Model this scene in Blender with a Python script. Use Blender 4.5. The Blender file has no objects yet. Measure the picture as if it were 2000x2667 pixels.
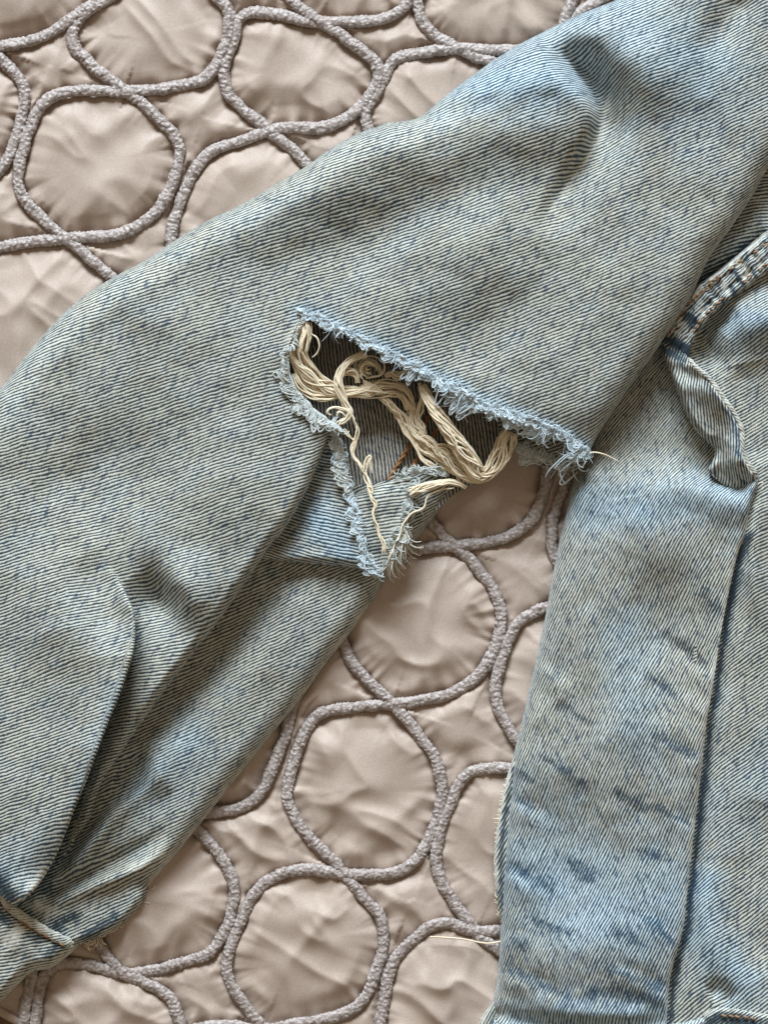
import bpy, math, random
import numpy as np

random.seed(7)
rng = np.random.default_rng(11)
sc = bpy.context.scene
col = sc.collection

# ---------------------------------------------------------------- camera, world, lamps, exposure
PX = 1e-4                      # one unit of the layout = 0.1 mm
CAMH = 4500.0                  # camera height in layout units (0.45 m)
CX, CY = 1000.0, 1333.5

cam_d = bpy.data.cameras.new("camera")
cam = bpy.data.objects.new("camera", cam_d)
col.objects.link(cam)
cam.location = (0, 0, CAMH * PX)
cam.rotation_euler = (0, 0, 0)
cam_d.sensor_fit = 'VERTICAL'
cam_d.sensor_height = 32.0
cam_d.lens = 32.0 * CAMH / 2667.0
cam_d.clip_start = 0.01
cam_d.clip_end = 50
sc.camera = cam

world = bpy.data.worlds.new("World")
sc.world = world
world.use_nodes = True
bg = world.node_tree.nodes["Background"]
bg.inputs[0].default_value = (1.0, 0.82, 0.60, 1)
bg.inputs[1].default_value = 0.25


def area(name, loc, target, size, size_y, power, color):
    d = bpy.data.lights.new(name, 'AREA')
    d.shape = 'RECTANGLE'
    d.size, d.size_y, d.energy, d.color = size, size_y, power, color
    o = bpy.data.objects.new(name, d)
    col.objects.link(o)
    o.location = loc
    v = np.array(target) - np.array(loc)
    from mathutils import Vector
    o.rotation_euler = Vector(v).to_track_quat('-Z', 'Y').to_euler()
    return o


area("window_light", (-0.35, 3.0, 1.72), (0, 0, 0), 1.6, 1.3, 235.0, (0.79, 0.905, 1.0))

sc.view_settings.view_transform = 'Standard'
sc.view_settings.look = 'None'
sc.view_settings.exposure = 0.0
sc.view_settings.gamma = 1.0
sc.cycles.max_bounces = 6


# ---------------------------------------------------------------- numeric helpers
def W(x, y, z):
    """layout position (photo pixels, height above the bed) -> metres"""
    k = (CAMH - z) / CAMH
    return np.stack([(x - CX) * k * PX, (CY - y) * k * PX, z * PX], -1)


def catmull(pts, n=8, closed=False):
    p = np.asarray(pts, float)
    if len(p) < 3:
        t = np.linspace(0, 1, n + 1)[:, None]
        return p[0] * (1 - t) + p[-1] * t
    q = np.vstack([2 * p[0] - p[1], p, 2 * p[-1] - p[-2]])
    out = []
    for i in range(1, len(q) - 2):
        p0, p1, p2, p3 = q[i - 1], q[i], q[i + 1], q[i + 2]
        t = np.linspace(0, 1, n, endpoint=False)[:, None]
        out.append(0.5 * ((2 * p1) + (-p0 + p2) * t + (2 * p0 - 5 * p1 + 4 * p2 - p3) * t ** 2 + (-p0 + 3 * p1 - 3 * p2 + p3) * t ** 3))
    out.append(p[-1:])
    return np.vstack(out)


def resample(p, step):
    p = np.asarray(p, float)
    seg = np.linalg.norm(np.diff(p[:, :2], axis=0), axis=1)
    s = np.concatenate([[0], np.cumsum(seg)])
    n = max(2, int(round(s[-1] / step)) + 1)
    q = np.linspace(0, s[-1], n)
    return np.stack([np.interp(q, s, p[:, k]) for k in range(p.shape[1])], 1)


_perm = np.random.default_rng(3).random((256, 256)).astype(np.float32)


def vnoise(x, y, seed=0):
    x = np.asarray(x, float) + seed * 17.31
    y = np.asarray(y, float) + seed * 9.77
    xi = np.floor(x).astype(int)
    yi = np.floor(y).astype(int)
    fx, fy = x - xi, y - yi
    fx = fx * fx * (3 - 2 * fx)
    fy = fy * fy * (3 - 2 * fy)
    a = _perm[xi & 255, yi & 255]
    b = _perm[(xi + 1) & 255, yi & 255]
    c = _perm[xi & 255, (yi + 1) & 255]
    d = _perm[(xi + 1) & 255, (yi + 1) & 255]
    return ((a * (1 - fx) + b * fx) * (1 - fy) + (c * (1 - fx) + d * fx) * fy) * 2 - 1


def fbm(x, y, seed=0, o=3):
    r, a = 0, 1.0
    for k in range(o):
        r = r + a * vnoise(x * 2 ** k, y * 2 ** k, seed + 3 * k)
        a *= 0.5
    return r


def pdist(X, Y, poly, limit=None):
    """distance, arc position, signed distance (+ = right hand of travel as seen), nearest point"""
    poly = np.asarray(poly, float)[:, :2]
    X = X.astype(np.float64)
    Y = Y.astype(np.float64)
    best = np.full(X.shape, 1e18)
    tt = np.zeros(X.shape)
    sg = np.ones(X.shape)
    nx = np.zeros(X.shape)
    ny = np.zeros(X.shape)
    s = 0.0
    for a, b in zip(poly[:-1], poly[1:]):
        dx, dy = b - a
        L2 = dx * dx + dy * dy
        if L2 < 1e-9:
            continue
        u = np.clip(((X - a[0]) * dx + (Y - a[1]) * dy) / L2, 0, 1)
        qx, qy = a[0] + u * dx, a[1] + u * dy
        d2 = (X - qx) ** 2 + (Y - qy) ** 2
        m = d2 < best
        best = np.where(m, d2, best)
        L = math.sqrt(L2)
        tt = np.where(m, s + u * L, tt)
        sg = np.where(m, np.sign(dx * (Y - a[1]) - dy * (X - a[0])), sg)
        nx = np.where(m, qx, nx)
        ny = np.where(m, qy, ny)
        s += L
    d = np.sqrt(best)
    return d, tt / max(s, 1e-9), d * np.where(sg == 0, 1, sg), nx, ny


def inside(X, Y, poly):
    r = np.zeros(X.shape, bool)
    n = len(poly)
    j = n - 1
    for i in range(n):
        xi, yi = poly[i]
        xj, yj = poly[j]
        if yi != yj:
            c = ((yi > Y) != (yj > Y)) & (X < (xj - xi) * (Y - yi) / (yj - yi) + xi)
            r ^= c
        j = i
    return r


def amp_at(t, amps):
    if np.isscalar(amps):
        return amps * np.clip(np.minimum(t, 1 - t) / 0.15, 0, 1) ** 0.7
    return np.interp(t, np.linspace(0, 1, len(amps)), amps)


def near_box(X, Y, c, r):
    lo, hi = c.min(0) - r, c.max(0) + r
    return (X > lo[0]) & (X < hi[0]) & (Y > lo[1]) & (Y < hi[1])


def ridge(X, Y, pts, amps, w, w2=None):
    """soft ridge (or valley) along a line; w / w2 = half width on the left / right hand"""
    c = catmull(pts, 5)
    out = np.zeros(X.shape)
    m = near_box(X, Y, c, 2.8 * max(w, w2 or 0))
    d, t, sd, _, _ = pdist(X[m], Y[m], c)
    ww = np.where(sd > 0, w2 if w2 else w, w)
    out[m] = amp_at(t, amps) * np.exp(-(d / ww) ** 2)
    return out


def step(X, Y, pts, amps, wr, wl, sharp):
    """cloth lapping over itself: right hand raised, left hand sunk, both dying away"""
    c = catmull(pts, 6)
    out = np.zeros(X.shape)
    m = near_box(X, Y, c, 3.0 * max(wr, wl))
    d, t, sd, _, _ = pdist(X[m], Y[m], c)
    ww = np.where(sd > 0, wr, wl)
    out[m] = amp_at(t, amps) * np.tanh(sd / sharp) * np.exp(-d / ww) * np.clip(1 - d / (3.0 * ww), 0, 1)
    return out


def blob(X, Y, cx, cy, rx, ry, deg, a):
    c, s_ = math.cos(math.radians(deg)), math.sin(math.radians(deg))
    dx, dy = X - cx, -(Y - cy)
    return a * np.exp(-((dx * c + dy * s_) / rx) ** 2 - ((-dx * s_ + dy * c) / ry) ** 2)


def mesh_obj(name, verts, faces, mat, parent=None, smooth=True):
    me = bpy.data.meshes.new(name)
    verts = np.asarray(verts, np.float32)
    faces = np.asarray(faces, np.int32)
    k = faces.shape[1]
    me.vertices.add(len(verts))
    me.vertices.foreach_set("co", verts.ravel())
    me.loops.add(faces.size)
    me.loops.foreach_set("vertex_index", faces.ravel())
    me.polygons.add(len(faces))
    me.polygons.foreach_set("loop_start", np.arange(0, faces.size, k, dtype=np.int32))
    me.polygons.foreach_set("loop_total", np.full(len(faces), k, np.int32))
    if smooth:
        me.polygons.foreach_set("use_smooth", np.ones(len(faces), bool))
    me.update(calc_edges=True)
    me.validate()
    if mat:
        me.materials.append(mat)
    o = bpy.data.objects.new(name, me)
    col.objects.link(o)
    o.parent = parent
    return o


def empty(name, loc=(0, 0, 0), parent=None):
    o = bpy.data.objects.new(name, None)
    col.objects.link(o)
    o.location = loc
    o.parent = parent
    o.empty_display_size = 0.01
    return o


def tag(o, label=None, cat=None, group=None, kind=None):
    if label: o["label"] = label
    if cat: o["category"] = cat
    if group: o["group"] = group
    if kind: o["kind"] = kind
    return o


def tubes(lines, radius, sides=5, flat=1.0):
    """lines: list of (n,3) layout polylines -> verts, quads of closed tubes"""
    V, F = [], []
    base = 0
    ang = np.linspace(0, 2 * math.pi, sides, endpoint=False)
    for i, l in enumerate(lines):
        l = np.asarray(l, float)
        n = len(l)
        r = radius[i] if isinstance(radius, (list, tuple)) else radius
        r = np.broadcast_to(np.asarray(r, float), (n,)).copy()
        t = np.gradient(l, axis=0)
        t /= np.linalg.norm(t, axis=1)[:, None] + 1e-9
        up = np.array([0, 0, 1.0])
        side = np.cross(t, up)
        ln = np.linalg.norm(side, axis=1)
        side = np.where(ln[:, None] < 0.05, np.array([1.0, 0, 0]), side / (ln[:, None] + 1e-9))
        nn = np.cross(side, t)
        ring = l[:, None, :] + r[:, None, None] * (np.cos(ang)[None, :, None] * side[:, None, :] + flat * np.sin(ang)[None, :, None] * nn[:, None, :])
        V.append(ring.reshape(-1, 3))
        a = base + np.arange(n - 1)[:, None] * sides + np.arange(sides)[None, :]
        b = base + np.arange(n - 1)[:, None] * sides + (np.arange(sides)[None, :] + 1) % sides
        F.append(np.stack([a, b, b + sides, a + sides], -1).reshape(-1, 4))
        base += n * sides
    V = np.vstack(V)
    return W(V[:, 0], V[:, 1], V[:, 2]), np.vstack(F)


# ---------------------------------------------------------------- materials
def new_mat(name):
    m = bpy.data.materials.new(name)
    m.use_nodes = True
    nt = m.node_tree
    return m, nt, nt.nodes["Principled BSDF"]


class N:
    def __init__(s, nt): s.nt = nt

    def math(s, op, a, b=None, c=None, clamp=False):
        n = s.nt.nodes.new("ShaderNodeMath")
        n.operation = op
        n.use_clamp = clamp
        for i, v in enumerate((a, b, c)):
            if v is None: continue
            if hasattr(v, "links"): s.nt.links.new(v, n.inputs[i])
            else: n.inputs[i].default_value = v
        return n.outputs[0]

    def noise(s, vec, scale, detail=2.0, rough=0.5):
        n = s.nt.nodes.new("ShaderNodeTexNoise")
        s.nt.links.new(vec, n.inputs["Vector"])
        n.inputs["Scale"].default_value = scale
        n.inputs["Detail"].default_value = detail
        n.inputs["Roughness"].default_value = rough
        return n.outputs["Fac"]

    def mapping(s, vec, scale=(1, 1, 1), rot=0.0, loc=(0, 0, 0)):
        n = s.nt.nodes.new("ShaderNodeMapping")
        s.nt.links.new(vec, n.inputs["Vector"])
        n.inputs["Scale"].default_value = scale
        n.inputs["Rotation"].default_value = (0, 0, rot)
        n.inputs["Location"].default_value = loc
        return n.outputs[0]

    def streak(s, vec, deg, along, across):
        """coordinates for noise drawn out along a direction"""
        return s.mapping(s.mapping(vec, rot=math.radians(-deg)), (along, across, 1))

    def mix(s, fac, a, b):
        n = s.nt.nodes.new("ShaderNodeMix")
        n.data_type = 'RGBA'
        for sock, v in ((n.inputs[0], fac), (n.inputs[6], a), (n.inputs[7], b)):
            if hasattr(v, "links"): s.nt.links.new(v, sock)
            elif isinstance(v, tuple): sock.default_value = (*v, 1)
            else: sock.default_value = v
        return n.outputs[2]

    def ramp(s, v, lo, hi):
        n = s.nt.nodes.new("ShaderNodeMapRange")
        n.interpolation_type = 'SMOOTHSTEP'
        s.nt.links.new(v, n.inputs[0])
        n.inputs[1].default_value = lo
        n.inputs[2].default_value = hi
        return n.outputs[0]


def denim_mat(name, inner=False):
    m, nt, p = new_mat(name)
    g = N(nt)
    uvn = nt.nodes.new("ShaderNodeUVMap")
    uvn.uv_map = "weave"
    uv = uvn.outputs[0]
    sep = nt.nodes.new("ShaderNodeSeparateXYZ")
    nt.links.new(uv, sep.inputs[0])
    u, v = sep.outputs[0], sep.outputs[1]           # unit = 100 layout px = 1 cm
    at = nt.nodes.new("ShaderNodeAttribute")
    at.attribute_name = "wear_light"
    asep = nt.nodes.new("ShaderNodeSeparateColor")
    nt.links.new(at.outputs["Color"], asep.inputs[0])
    bleach, indigo, blue = asep.outputs[0], asep.outputs[1], asep.outputs[2]  # wear and dye, plus painted shade in indigo and painted highlights in blue
    # yarn wobble
    wob = g.noise(g.mapping(uv, (1.6, 3.0, 1)), 1.0, 2)
    wob2 = g.noise(g.mapping(uv, (5.0, 9.0, 1)), 1.0, 2)
    vv = g.math('ADD', v, g.math('MULTIPLY', g.math('SUBTRACT', wob, 0.5), 0.10))
    vv = g.math('ADD', vv, g.math('MULTIPLY', g.math('SUBTRACT', wob2, 0.5), 0.035))
    wave = g.math('SINE', g.math('MULTIPLY', vv, 2 * math.pi / 0.088))
    # yarn segments along each wale
    seg = g.noise(g.mapping(uv, (9.0, 17.0, 1), 0.0), 1.0, 2, 0.6)
    slub = g.noise(g.streak(uv, 50, 2.7, 7.5), 1.0, 3, 0.6)
    cloud = g.noise(uv, 0.55, 4, 0.6)
    tone = g.math('MULTIPLY', wave, 0.86)
    tone = g.math('ADD', tone, g.math('MULTIPLY', g.math('SUBTRACT', seg, 0.5), 1.5))
    tone = g.math('ADD', tone, g.math('MULTIPLY', g.math('SUBTRACT', cloud, 0.50), 0.55))
    sl = g.ramp(slub, 0.50, 0.76)
    tone = g.math('SUBTRACT', tone, g.math('MULTIPLY', sl, 0.70))
    sl2 = g.ramp(slub, 0.44, 0.28)
    tone = g.math('ADD', tone, g.math('MULTIPLY', sl2, 0.35))
    xth = g.noise(g.streak(uv, 62, 8.0, 30.0), 1.0, 2, 0.6)
    tone = g.math('ADD', tone, g.math('MULTIPLY', g.math('SUBTRACT', xth, 0.5), 1.3))
    tone = g.math('ADD', tone, g.math('MULTIPLY', bleach, 1.5))
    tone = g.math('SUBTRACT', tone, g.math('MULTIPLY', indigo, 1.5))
    fac = g.ramp(tone, -0.84, 0.78)
    hue = g.noise(g.mapping(uv, (1, 1, 1), 0.3, (3.1, 7.7, 0)), 0.9, 3, 0.6)
    hueb = g.math('ADD', g.math('ADD', g.math('MULTIPLY', g.ramp(hue, 0.38, 0.68), 0.20), 0.16), g.math('MULTIPLY', blue, 0.75), clamp=True)
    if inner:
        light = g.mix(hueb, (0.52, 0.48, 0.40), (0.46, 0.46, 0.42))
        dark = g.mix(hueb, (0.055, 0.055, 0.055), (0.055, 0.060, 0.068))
    else:
        light = g.mix(hueb, (0.66, 0.615, 0.49), (0.59, 0.71, 0.755))
        dark = g.mix(hueb, (0.038, 0.050, 0.053), (0.026, 0.062, 0.105))
    light = g.mix(g.math('MULTIPLY', bleach, 0.8, clamp=True), light, (0.78, 0.74, 0.66))
    colr = g.mix(fac, dark, light)
    # deep slubs keep their blue
    colr = g.mix(g.math('MULTIPLY', sl, 0.38), colr, (0.070, 0.11, 0.19))
    nt.links.new(colr, p.inputs["Base Color"])
    p.inputs["Roughness"].default_value = 0.85
    p.inputs["Specular IOR Level"].default_value = 0.18
    p.inputs["Sheen Weight"].default_value = 0.25
    p.inputs["Sheen Roughness"].default_value = 0.45
    p.inputs["Sheen Tint"].default_value = (0.80, 0.90, 1.0, 1)
    b = nt.nodes.new("ShaderNodeBump")
    b.inputs["Strength"].default_value = 0.30
    b.inputs["Distance"].default_value = 0.0003
    hh = g.math('ADD', g.math('MULTIPLY', wave, 0.5), seg)
    nt.links.new(hh, b.inputs["Height"])
    nt.links.new(b.outputs[0], p.inputs["Normal"])
    return m


def satin_mat():
    m, nt, p = new_mat("taupe_satin")
    g = N(nt)
    tc = nt.nodes.new("ShaderNodeTexCoord").outputs["Object"]
    n1 = g.noise(tc, 18, 3)
    weave = g.noise(g.mapping(tc, (1, 1.0, 1)), 2600, 2, 0.7)
    slubs = g.noise(g.streak(tc, 62, 150, 900), 1.0, 2, 0.6)
    c = g.mix(n1, (0.52, 0.400, 0.325), (0.58, 0.465, 0.395))
    c = g.mix(g.math('MULTIPLY', g.ramp(weave, 0.32, 0.7), 0.38), c, (0.32, 0.24, 0.18))
    c = g.mix(g.math('MULTIPLY', g.ramp(slubs, 0.45, 0.75), 0.16), c, (0.60, 0.50, 0.42))
    nt.links.new(c, p.inputs["Base Color"])
    p.inputs["Roughness"].default_value = 0.55
    p.inputs["Specular IOR Level"].default_value = 0.35
    p.inputs["Sheen Weight"].default_value = 0.25
    p.inputs["Sheen Roughness"].default_value = 0.3
    b = nt.nodes.new("ShaderNodeBump")
    b.inputs["Strength"].default_value = 0.25
    b.inputs["Distance"].default_value = 0.0001
    nt.links.new(weave, b.inputs["Height"])
    nt.links.new(b.outputs[0], p.inputs["Normal"])
    return m


def cord_mat():
    m, nt, p = new_mat("ruched_cord")
    g = N(nt)
    tc = nt.nodes.new("ShaderNodeTexCoord").outputs["Object"]
    vor = nt.nodes.new("ShaderNodeTexVoronoi")
    vor.feature = 'SMOOTH_F1'
    wrp = nt.nodes.new("ShaderNodeTexNoise")
    nt.links.new(tc, wrp.inputs["Vector"])
    wrp.inputs["Scale"].default_value = 700
    add = nt.nodes.new("ShaderNodeVectorMath")
    add.operation = 'MULTIPLY_ADD'
    nt.links.new(wrp.outputs["Color"], add.inputs[0])
    add.inputs[1].default_value = (0.0012, 0.0012, 0.0012)
    nt.links.new(tc, add.inputs[2])
    nt.links.new(add.outputs[0], vor.inputs["Vector"])
    vor.inputs["Scale"].default_value = 1050
    cr = g.ramp(vor.outputs["Distance"], 0.20, 0.75)
    n2 = g.noise(tc, 45, 2)
    c = g.mix(n2, (0.45, 0.375, 0.345), (0.55, 0.48, 0.45))
    c = g.mix(g.math('MULTIPLY', cr, 0.75), c, (0.20, 0.15, 0.125))
    nt.links.new(c, p.inputs["Base Color"])
    p.inputs["Roughness"].default_value = 0.45
    p.inputs["Specular IOR Level"].default_value = 0.5
    b = nt.nodes.new("ShaderNodeBump")
    b.inputs["Strength"].default_value = 0.9
    b.inputs["Distance"].default_value = 0.0005
    b.invert = True
    nt.links.new(vor.outputs["Distance"], b.inputs["Height"])
    nt.links.new(b.outputs[0], p.inputs["Normal"])
    return m


def yarn_mat(name, c1, c2, scale=900, rough=0.8):
    m, nt, p = new_mat(name)
    g = N(nt)
    tc = nt.nodes.new("ShaderNodeTexCoord").outputs["Object"]
    n = g.noise(tc, scale, 3, 0.6)
    oi = nt.nodes.new("ShaderNodeObjectInfo")
    c = g.mix(g.ramp(n, 0.3, 0.7), c1, c2)
    k = g.math('MULTIPLY', oi.outputs["Random"], 0.25)
    c = g.mix(k, c, tuple(0.7 * x for x in c1))
    nt.links.new(c, p.inputs["Base Color"])
    p.inputs["Roughness"].default_value = rough
    p.inputs["Specular IOR Level"].default_value = 0.2
    p.inputs["Sheen Weight"].default_value = 0.3
    b = nt.nodes.new("ShaderNodeBump")
    b.inputs["Strength"].default_value = 0.5
    b.inputs["Distance"].default_value = 0.0002
    nt.links.new(n, b.inputs["Height"])
    nt.links.new(b.outputs[0], p.inputs["Normal"])
    return m


def wood_mat():
    m, nt, p = new_mat("brown_wood")
    g = N(nt)
    tc = nt.nodes.new("ShaderNodeTexCoord").outputs["Object"]
    n = g.noise(g.mapping(tc, (40, 6, 1)), 8, 4, 0.6)
    nt.links.new(g.mix(n, (0.12, 0.06, 0.022), (0.26, 0.145, 0.06)), p.inputs["Base Color"])
    p.inputs["Roughness"].default_value = 0.5
    return m


M_DEN = denim_mat("washed_denim")
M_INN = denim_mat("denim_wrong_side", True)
M_SAT = satin_mat()
M_CORD = cord_mat()
M_CREAM = yarn_mat("cream_weft_yarn", (0.86, 0.70, 0.49), (0.97, 0.87, 0.67))
M_FRAY = yarn_mat("pale_blue_fray", (0.52, 0.63, 0.69), (0.76, 0.82, 0.85))
M_FRAYD = yarn_mat("grey_fray", (0.46, 0.50, 0.49), (0.72, 0.74, 0.70))
M_FRAYC = yarn_mat("cream_fray", (0.60, 0.56, 0.46), (0.80, 0.76, 0.66))
M_ORANGE = yarn_mat("orange_stitch", (0.34, 0.17, 0.07), (0.52, 0.30, 0.15))
M_BROWN = yarn_mat("brown_stitch", (0.34, 0.14, 0.045), (0.46, 0.22, 0.08))
M_WOOD = wood_mat()

# ---------------------------------------------------------------- the bedspread
f = 0.6028
D = 1.2055


def z1(pts): return [(x * f, y * f) for x, y in pts]
def z2(pts): return [(1000 + x * f, y * f) for x, y in pts]
def dp(pts): return [(x * D, y * D) for x, y in pts]


CORDS = [
    z1([(-260, 190), (-120, 215), (0, 198), (90, 186), (200, 155), (285, 100), (365, 45), (430, 0), (520, -90)]),
    z1([(560, -80), (470, -5), (395, 35), (340, 90), (315, 150), (332, 215), (390, 272), (470, 340), (540, 390), (620, 450), (715, 535), (772, 620),
        (770, 700), (742, 800), (700, 885), (635, 950), (560, 995), (440, 1020), (280, 1030), (120, 1048), (0, 1068), (-120, 1110), (-200, 1200)]),
    z1([(860, -140), (900, -60), (945, 0), (985, 45), (990, 110), (970, 200), (930, 290), (862, 348), (700, 382), (540, 392), (330, 397), (225, 420), (168, 475),
        (122, 580), (90, 690), (82, 800), (132, 892), (210, 970), (280, 1030), (350, 1082), (430, 1150), (520, 1230), (600, 1300)]),
    z1([(-140, 120), (-60, 190), (0, 255), (60, 312), (108, 390), (105, 470), (78, 580), (38, 680), (0, 738), (-80, 790), (-200, 800)]),
    z1([(1870, -80), (1770, 0), (1720, 52), (1659, 82), (1510, 92), (1380, 96), (1280, 80), (1180, 58), (1085, 55), (1032, 85), (1012, 170), (982, 250), (966, 320),
        (985, 400), (1040, 460), (1120, 530), (1180, 580), (1260, 642), (1330, 710), (1420, 790)]),
    z1([(1180, -90), (1255, -10), (1320, 50), (1392, 102), (1460, 140), (1550, 212), (1618, 270), (1636, 335), (1602, 405), (1550, 470), (1480, 522), (1380, 553),
        (1270, 550), (1160, 565), (1050, 608), (940, 640), (870, 692), (820, 772), (788, 860), (752, 950), (738, 1040), (760, 1130), (820, 1200)]),
    z2([(120, -90), (142, 0), (152, 62), (192, 122), (250, 170), (320, 212), (390, 245), (470, 275), (560, 330)]),
    z2([(760, 190), (660, 210), (560, 214), (430, 214), (320, 212), (180, 225), (72, 246), (22, 290), (-5, 350), (-40, 410), (-75, 470), (-78, 520), (-60, 580)]),
    z2([(840, -60), (812, 10), (790, 60), (770, 130)]),
    z2([(1000, -60), (930, 5), (870, 35), (820, 80), (800, 140)]),
    dp([(880, 1070), (930, 1125), (965, 1165), (1012, 1207), (1055, 1260), (1080, 1312), (1080, 1360), (1060, 1420), (1020, 1470), (960, 1502), (850, 1522), (750, 1530),
        (690, 1545), (658, 1582), (638, 1640), (622, 1700), (628, 1750), (670, 1812), (730, 1872), (780, 1930), (822, 1985), (828, 2040), (812, 2100), (780, 2165), (730, 2195),
        (640, 2212), (560, 2222), (470, 2215), (420, 2225)]),
    dp([(760, 1190), (830, 1188), (900, 1184), (960, 1180), (1040, 1174), (1100, 1158), (1150, 1122), (1172, 1070), (1185, 1010)]),
    dp([(1232, 1000), (1222, 1040), (1205, 1090), (1192, 1140), (1198, 1200), (1230, 1260)]),
    dp([(715, 1330), (740, 1385), (760, 1430), (800, 1475), (850, 1524), (900, 1580), (940, 1640), (955, 1700), (945, 1760), (918, 1830), (880, 1873), (820, 1890), (730, 1885),
        (650, 1879), (590, 1895), (550, 1930), (520, 1990), (497, 2050), (492, 2100), (512, 2150), (560, 2212), (620, 2280)]),
    dp([(1260, 1300), (1190, 1310), (1150, 1325), (1110, 1358), (1086, 1420), (1071, 1480), (1076, 1530), (1110, 1590), (1150, 1640)]),
    dp([(1180, 1655), (1095, 1660), (1040, 1661), (1002, 1682), (977, 1730), (952, 1790), (942, 1850), (952, 1900), (986, 1960), (1030, 2015), (1075, 2052), (1130, 2090)]),
    [(1390, 2415), (1301, 2425), (1229, 2424), (1170, 2405), (1127, 2413), (1078, 2445), (1034, 2490), (1013, 2540), (1000, 2606), (985, 2680), (990, 2740)],
    dp([(650, 1480), (630, 1530), (616, 1590), (590, 1660), (560, 1718), (520, 1745), (465, 1755), (390, 1765)]),
    dp([(390, 1750), (430, 1795), (470, 1840), (500, 1890), (506, 1940), (487, 2010), (455, 2058), (400, 2080), (330, 2096), (265, 2103), (200, 2086), (135, 2080), (103, 2100),
        (87, 2140), (76, 2212), (70, 2250)]),
    dp([(170, 1960), (210, 2030), (240, 2075), (268, 2105), (320, 2125), (368, 2158), (390, 2212), (400, 2260)]),
    dp([(75, 2060), (68, 2110), (60, 2150), (50, 2212), (45, 2250)]),
]
CORDS = [resample(catmull(c, 8), 3.0) for c in CORDS]

bedspread = tag(empty("bedspread", (0, 0, 0)), "taupe satin quilted bedspread with ruched cord pattern, lying under the jeans", "bedspread")

# cloth between the cords: padded cells, puckered towards the cords
stp = 5.0
gx = np.arange(-260, 2261, stp)
gy = np.arange(-260, 2921, stp)
QX, QY = np.meshgrid(gx, gy)
d1 = np.full(QX.shape, 1e9)
puck = np.zeros(QX.shape)
for ci, c in enumerate(CORDS):
    cc = c[::5]
    lo, hi = cc.min(0) - 220, cc.max(0) + 220
    ix = (gx > lo[0]) & (gx < hi[0])
    iy = (gy > lo[1]) & (gy < hi[1])
    if not ix.any() or not iy.any():
        continue
    sl = np.ix_(iy, ix)
    d, t, sd, _, _ = pdist(QX[sl], QY[sl], cc)
    L = len(c) * 3.0
    pk = (fbm(t * L / 25.0, d / 220.0 + np.sign(sd) * 7.3, 5 + ci, 2) * np.exp(-d / 26.0) * np.clip(d / 14, 0, 1)
          + 0.8 * vnoise(t * L / 75.0, d / 300.0 + np.sign(sd) * 3.1, 40 + ci) * np.exp(-d / 42.0) * np.clip(d / 20, 0, 1))
    m = d < d1[sl]
    d1[sl] = np.where(m, d, d1[sl])
    puck[sl] = np.where(m, pk, puck[sl])


def blur(A, n):
    for _ in range(n):
        A = (A + np.roll(A, 1, 0) + np.roll(A, -1, 0)) / 3
        A = (A + np.roll(A, 1, 1) + np.roll(A, -1, 1)) / 3
    return A


near = np.clip((d1 - 10) / 30, 0, 1)
pill = 1 - np.exp(-np.clip(d1 - 8, 0, None) / 34.0)
soft = blur(pill, 40)
pill = pill * (1 - near) + (0.35 * pill + 0.65 * soft) * near
# creases of the loose satin: warped, ridged, of many directions
wx = QX + 60 * fbm(QX / 240, QY / 240, 2, 2)
wy = QY + 60 * fbm(QX / 240, QY / 240, 6, 2)
a1 = 1 - np.abs(fbm((wx * .8 + wy * .6) / 190, (-wx * .6 + wy * .8) / 85, 21, 2))
a2 = 1 - np.abs(fbm((wx * .5 - wy * .87) / 230, (wx * .87 + wy * .5) / 110, 25, 2))
wr = 13 * (a1 ** 2 - .4) * (0.4 + 0.6 * np.clip(.5 + fbm(QX / 330, QY / 330, 28, 2), 0, 1)) + 10 * (a2 ** 2 - .4) + 9 * fbm(QX / 150, QY / 150, 31, 2)
wr = blur(wr, 3) + 2.2 * (a1 ** 6 - .3)
QZ = -7 + 28 * pill + 15.0 * puck + 1.15 * wr * np.clip((d1 - 12) / 45, 0, 1)
inwood = None
edge_line = (QX + 60) * 0.56 + 0.0
cut = (QY - 2633) > 0.58 * QX - 1.0          # beyond this line the bedspread ends (lower left corner)
dl = ((QY - 2633) - 0.58 * QX) / math.hypot(1, 0.58)
QZ = np.where(dl > -60, QZ * np.clip((-dl) / 60, 0, 1) ** 0.6 - 2, QZ)
ny_, nx_ = QX.shape
idx = np.arange(ny_ * nx_).reshape(ny_, nx_)
fq = np.stack([idx[1:, :-1], idx[1:, 1:], idx[:-1, 1:], idx[:-1, :-1]], -1).reshape(-1, 4)
keep = (dl.ravel()[fq] < 6).all(1)
P = W(QX.ravel(), QY.ravel(), QZ.ravel())
used = np.unique(fq[keep])
remap = np.full(len(P), -1)
remap[used] = np.arange(len(used))
cloth = mesh_obj("quilted_cloth", P[used], remap[fq[keep]], M_SAT, bedspread)

# edge binding of the bedspread at the corner
hb = resample(np.array([(-240, 2633 - 0.58 * 240 + 0), (0, 2633), (120, 2703), (300, 2807), (480, 2911)], float), 6)
hl = np.column_stack([hb, 3 + 2 * fbm(np.arange(len(hb)) / 6, np.zeros(len(hb)), 9)])
v_, f_ = tubes([hl], 11, 10, 0.7)
mesh_obj("edge_binding", v_, f_, M_SAT, bedspread)


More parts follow.
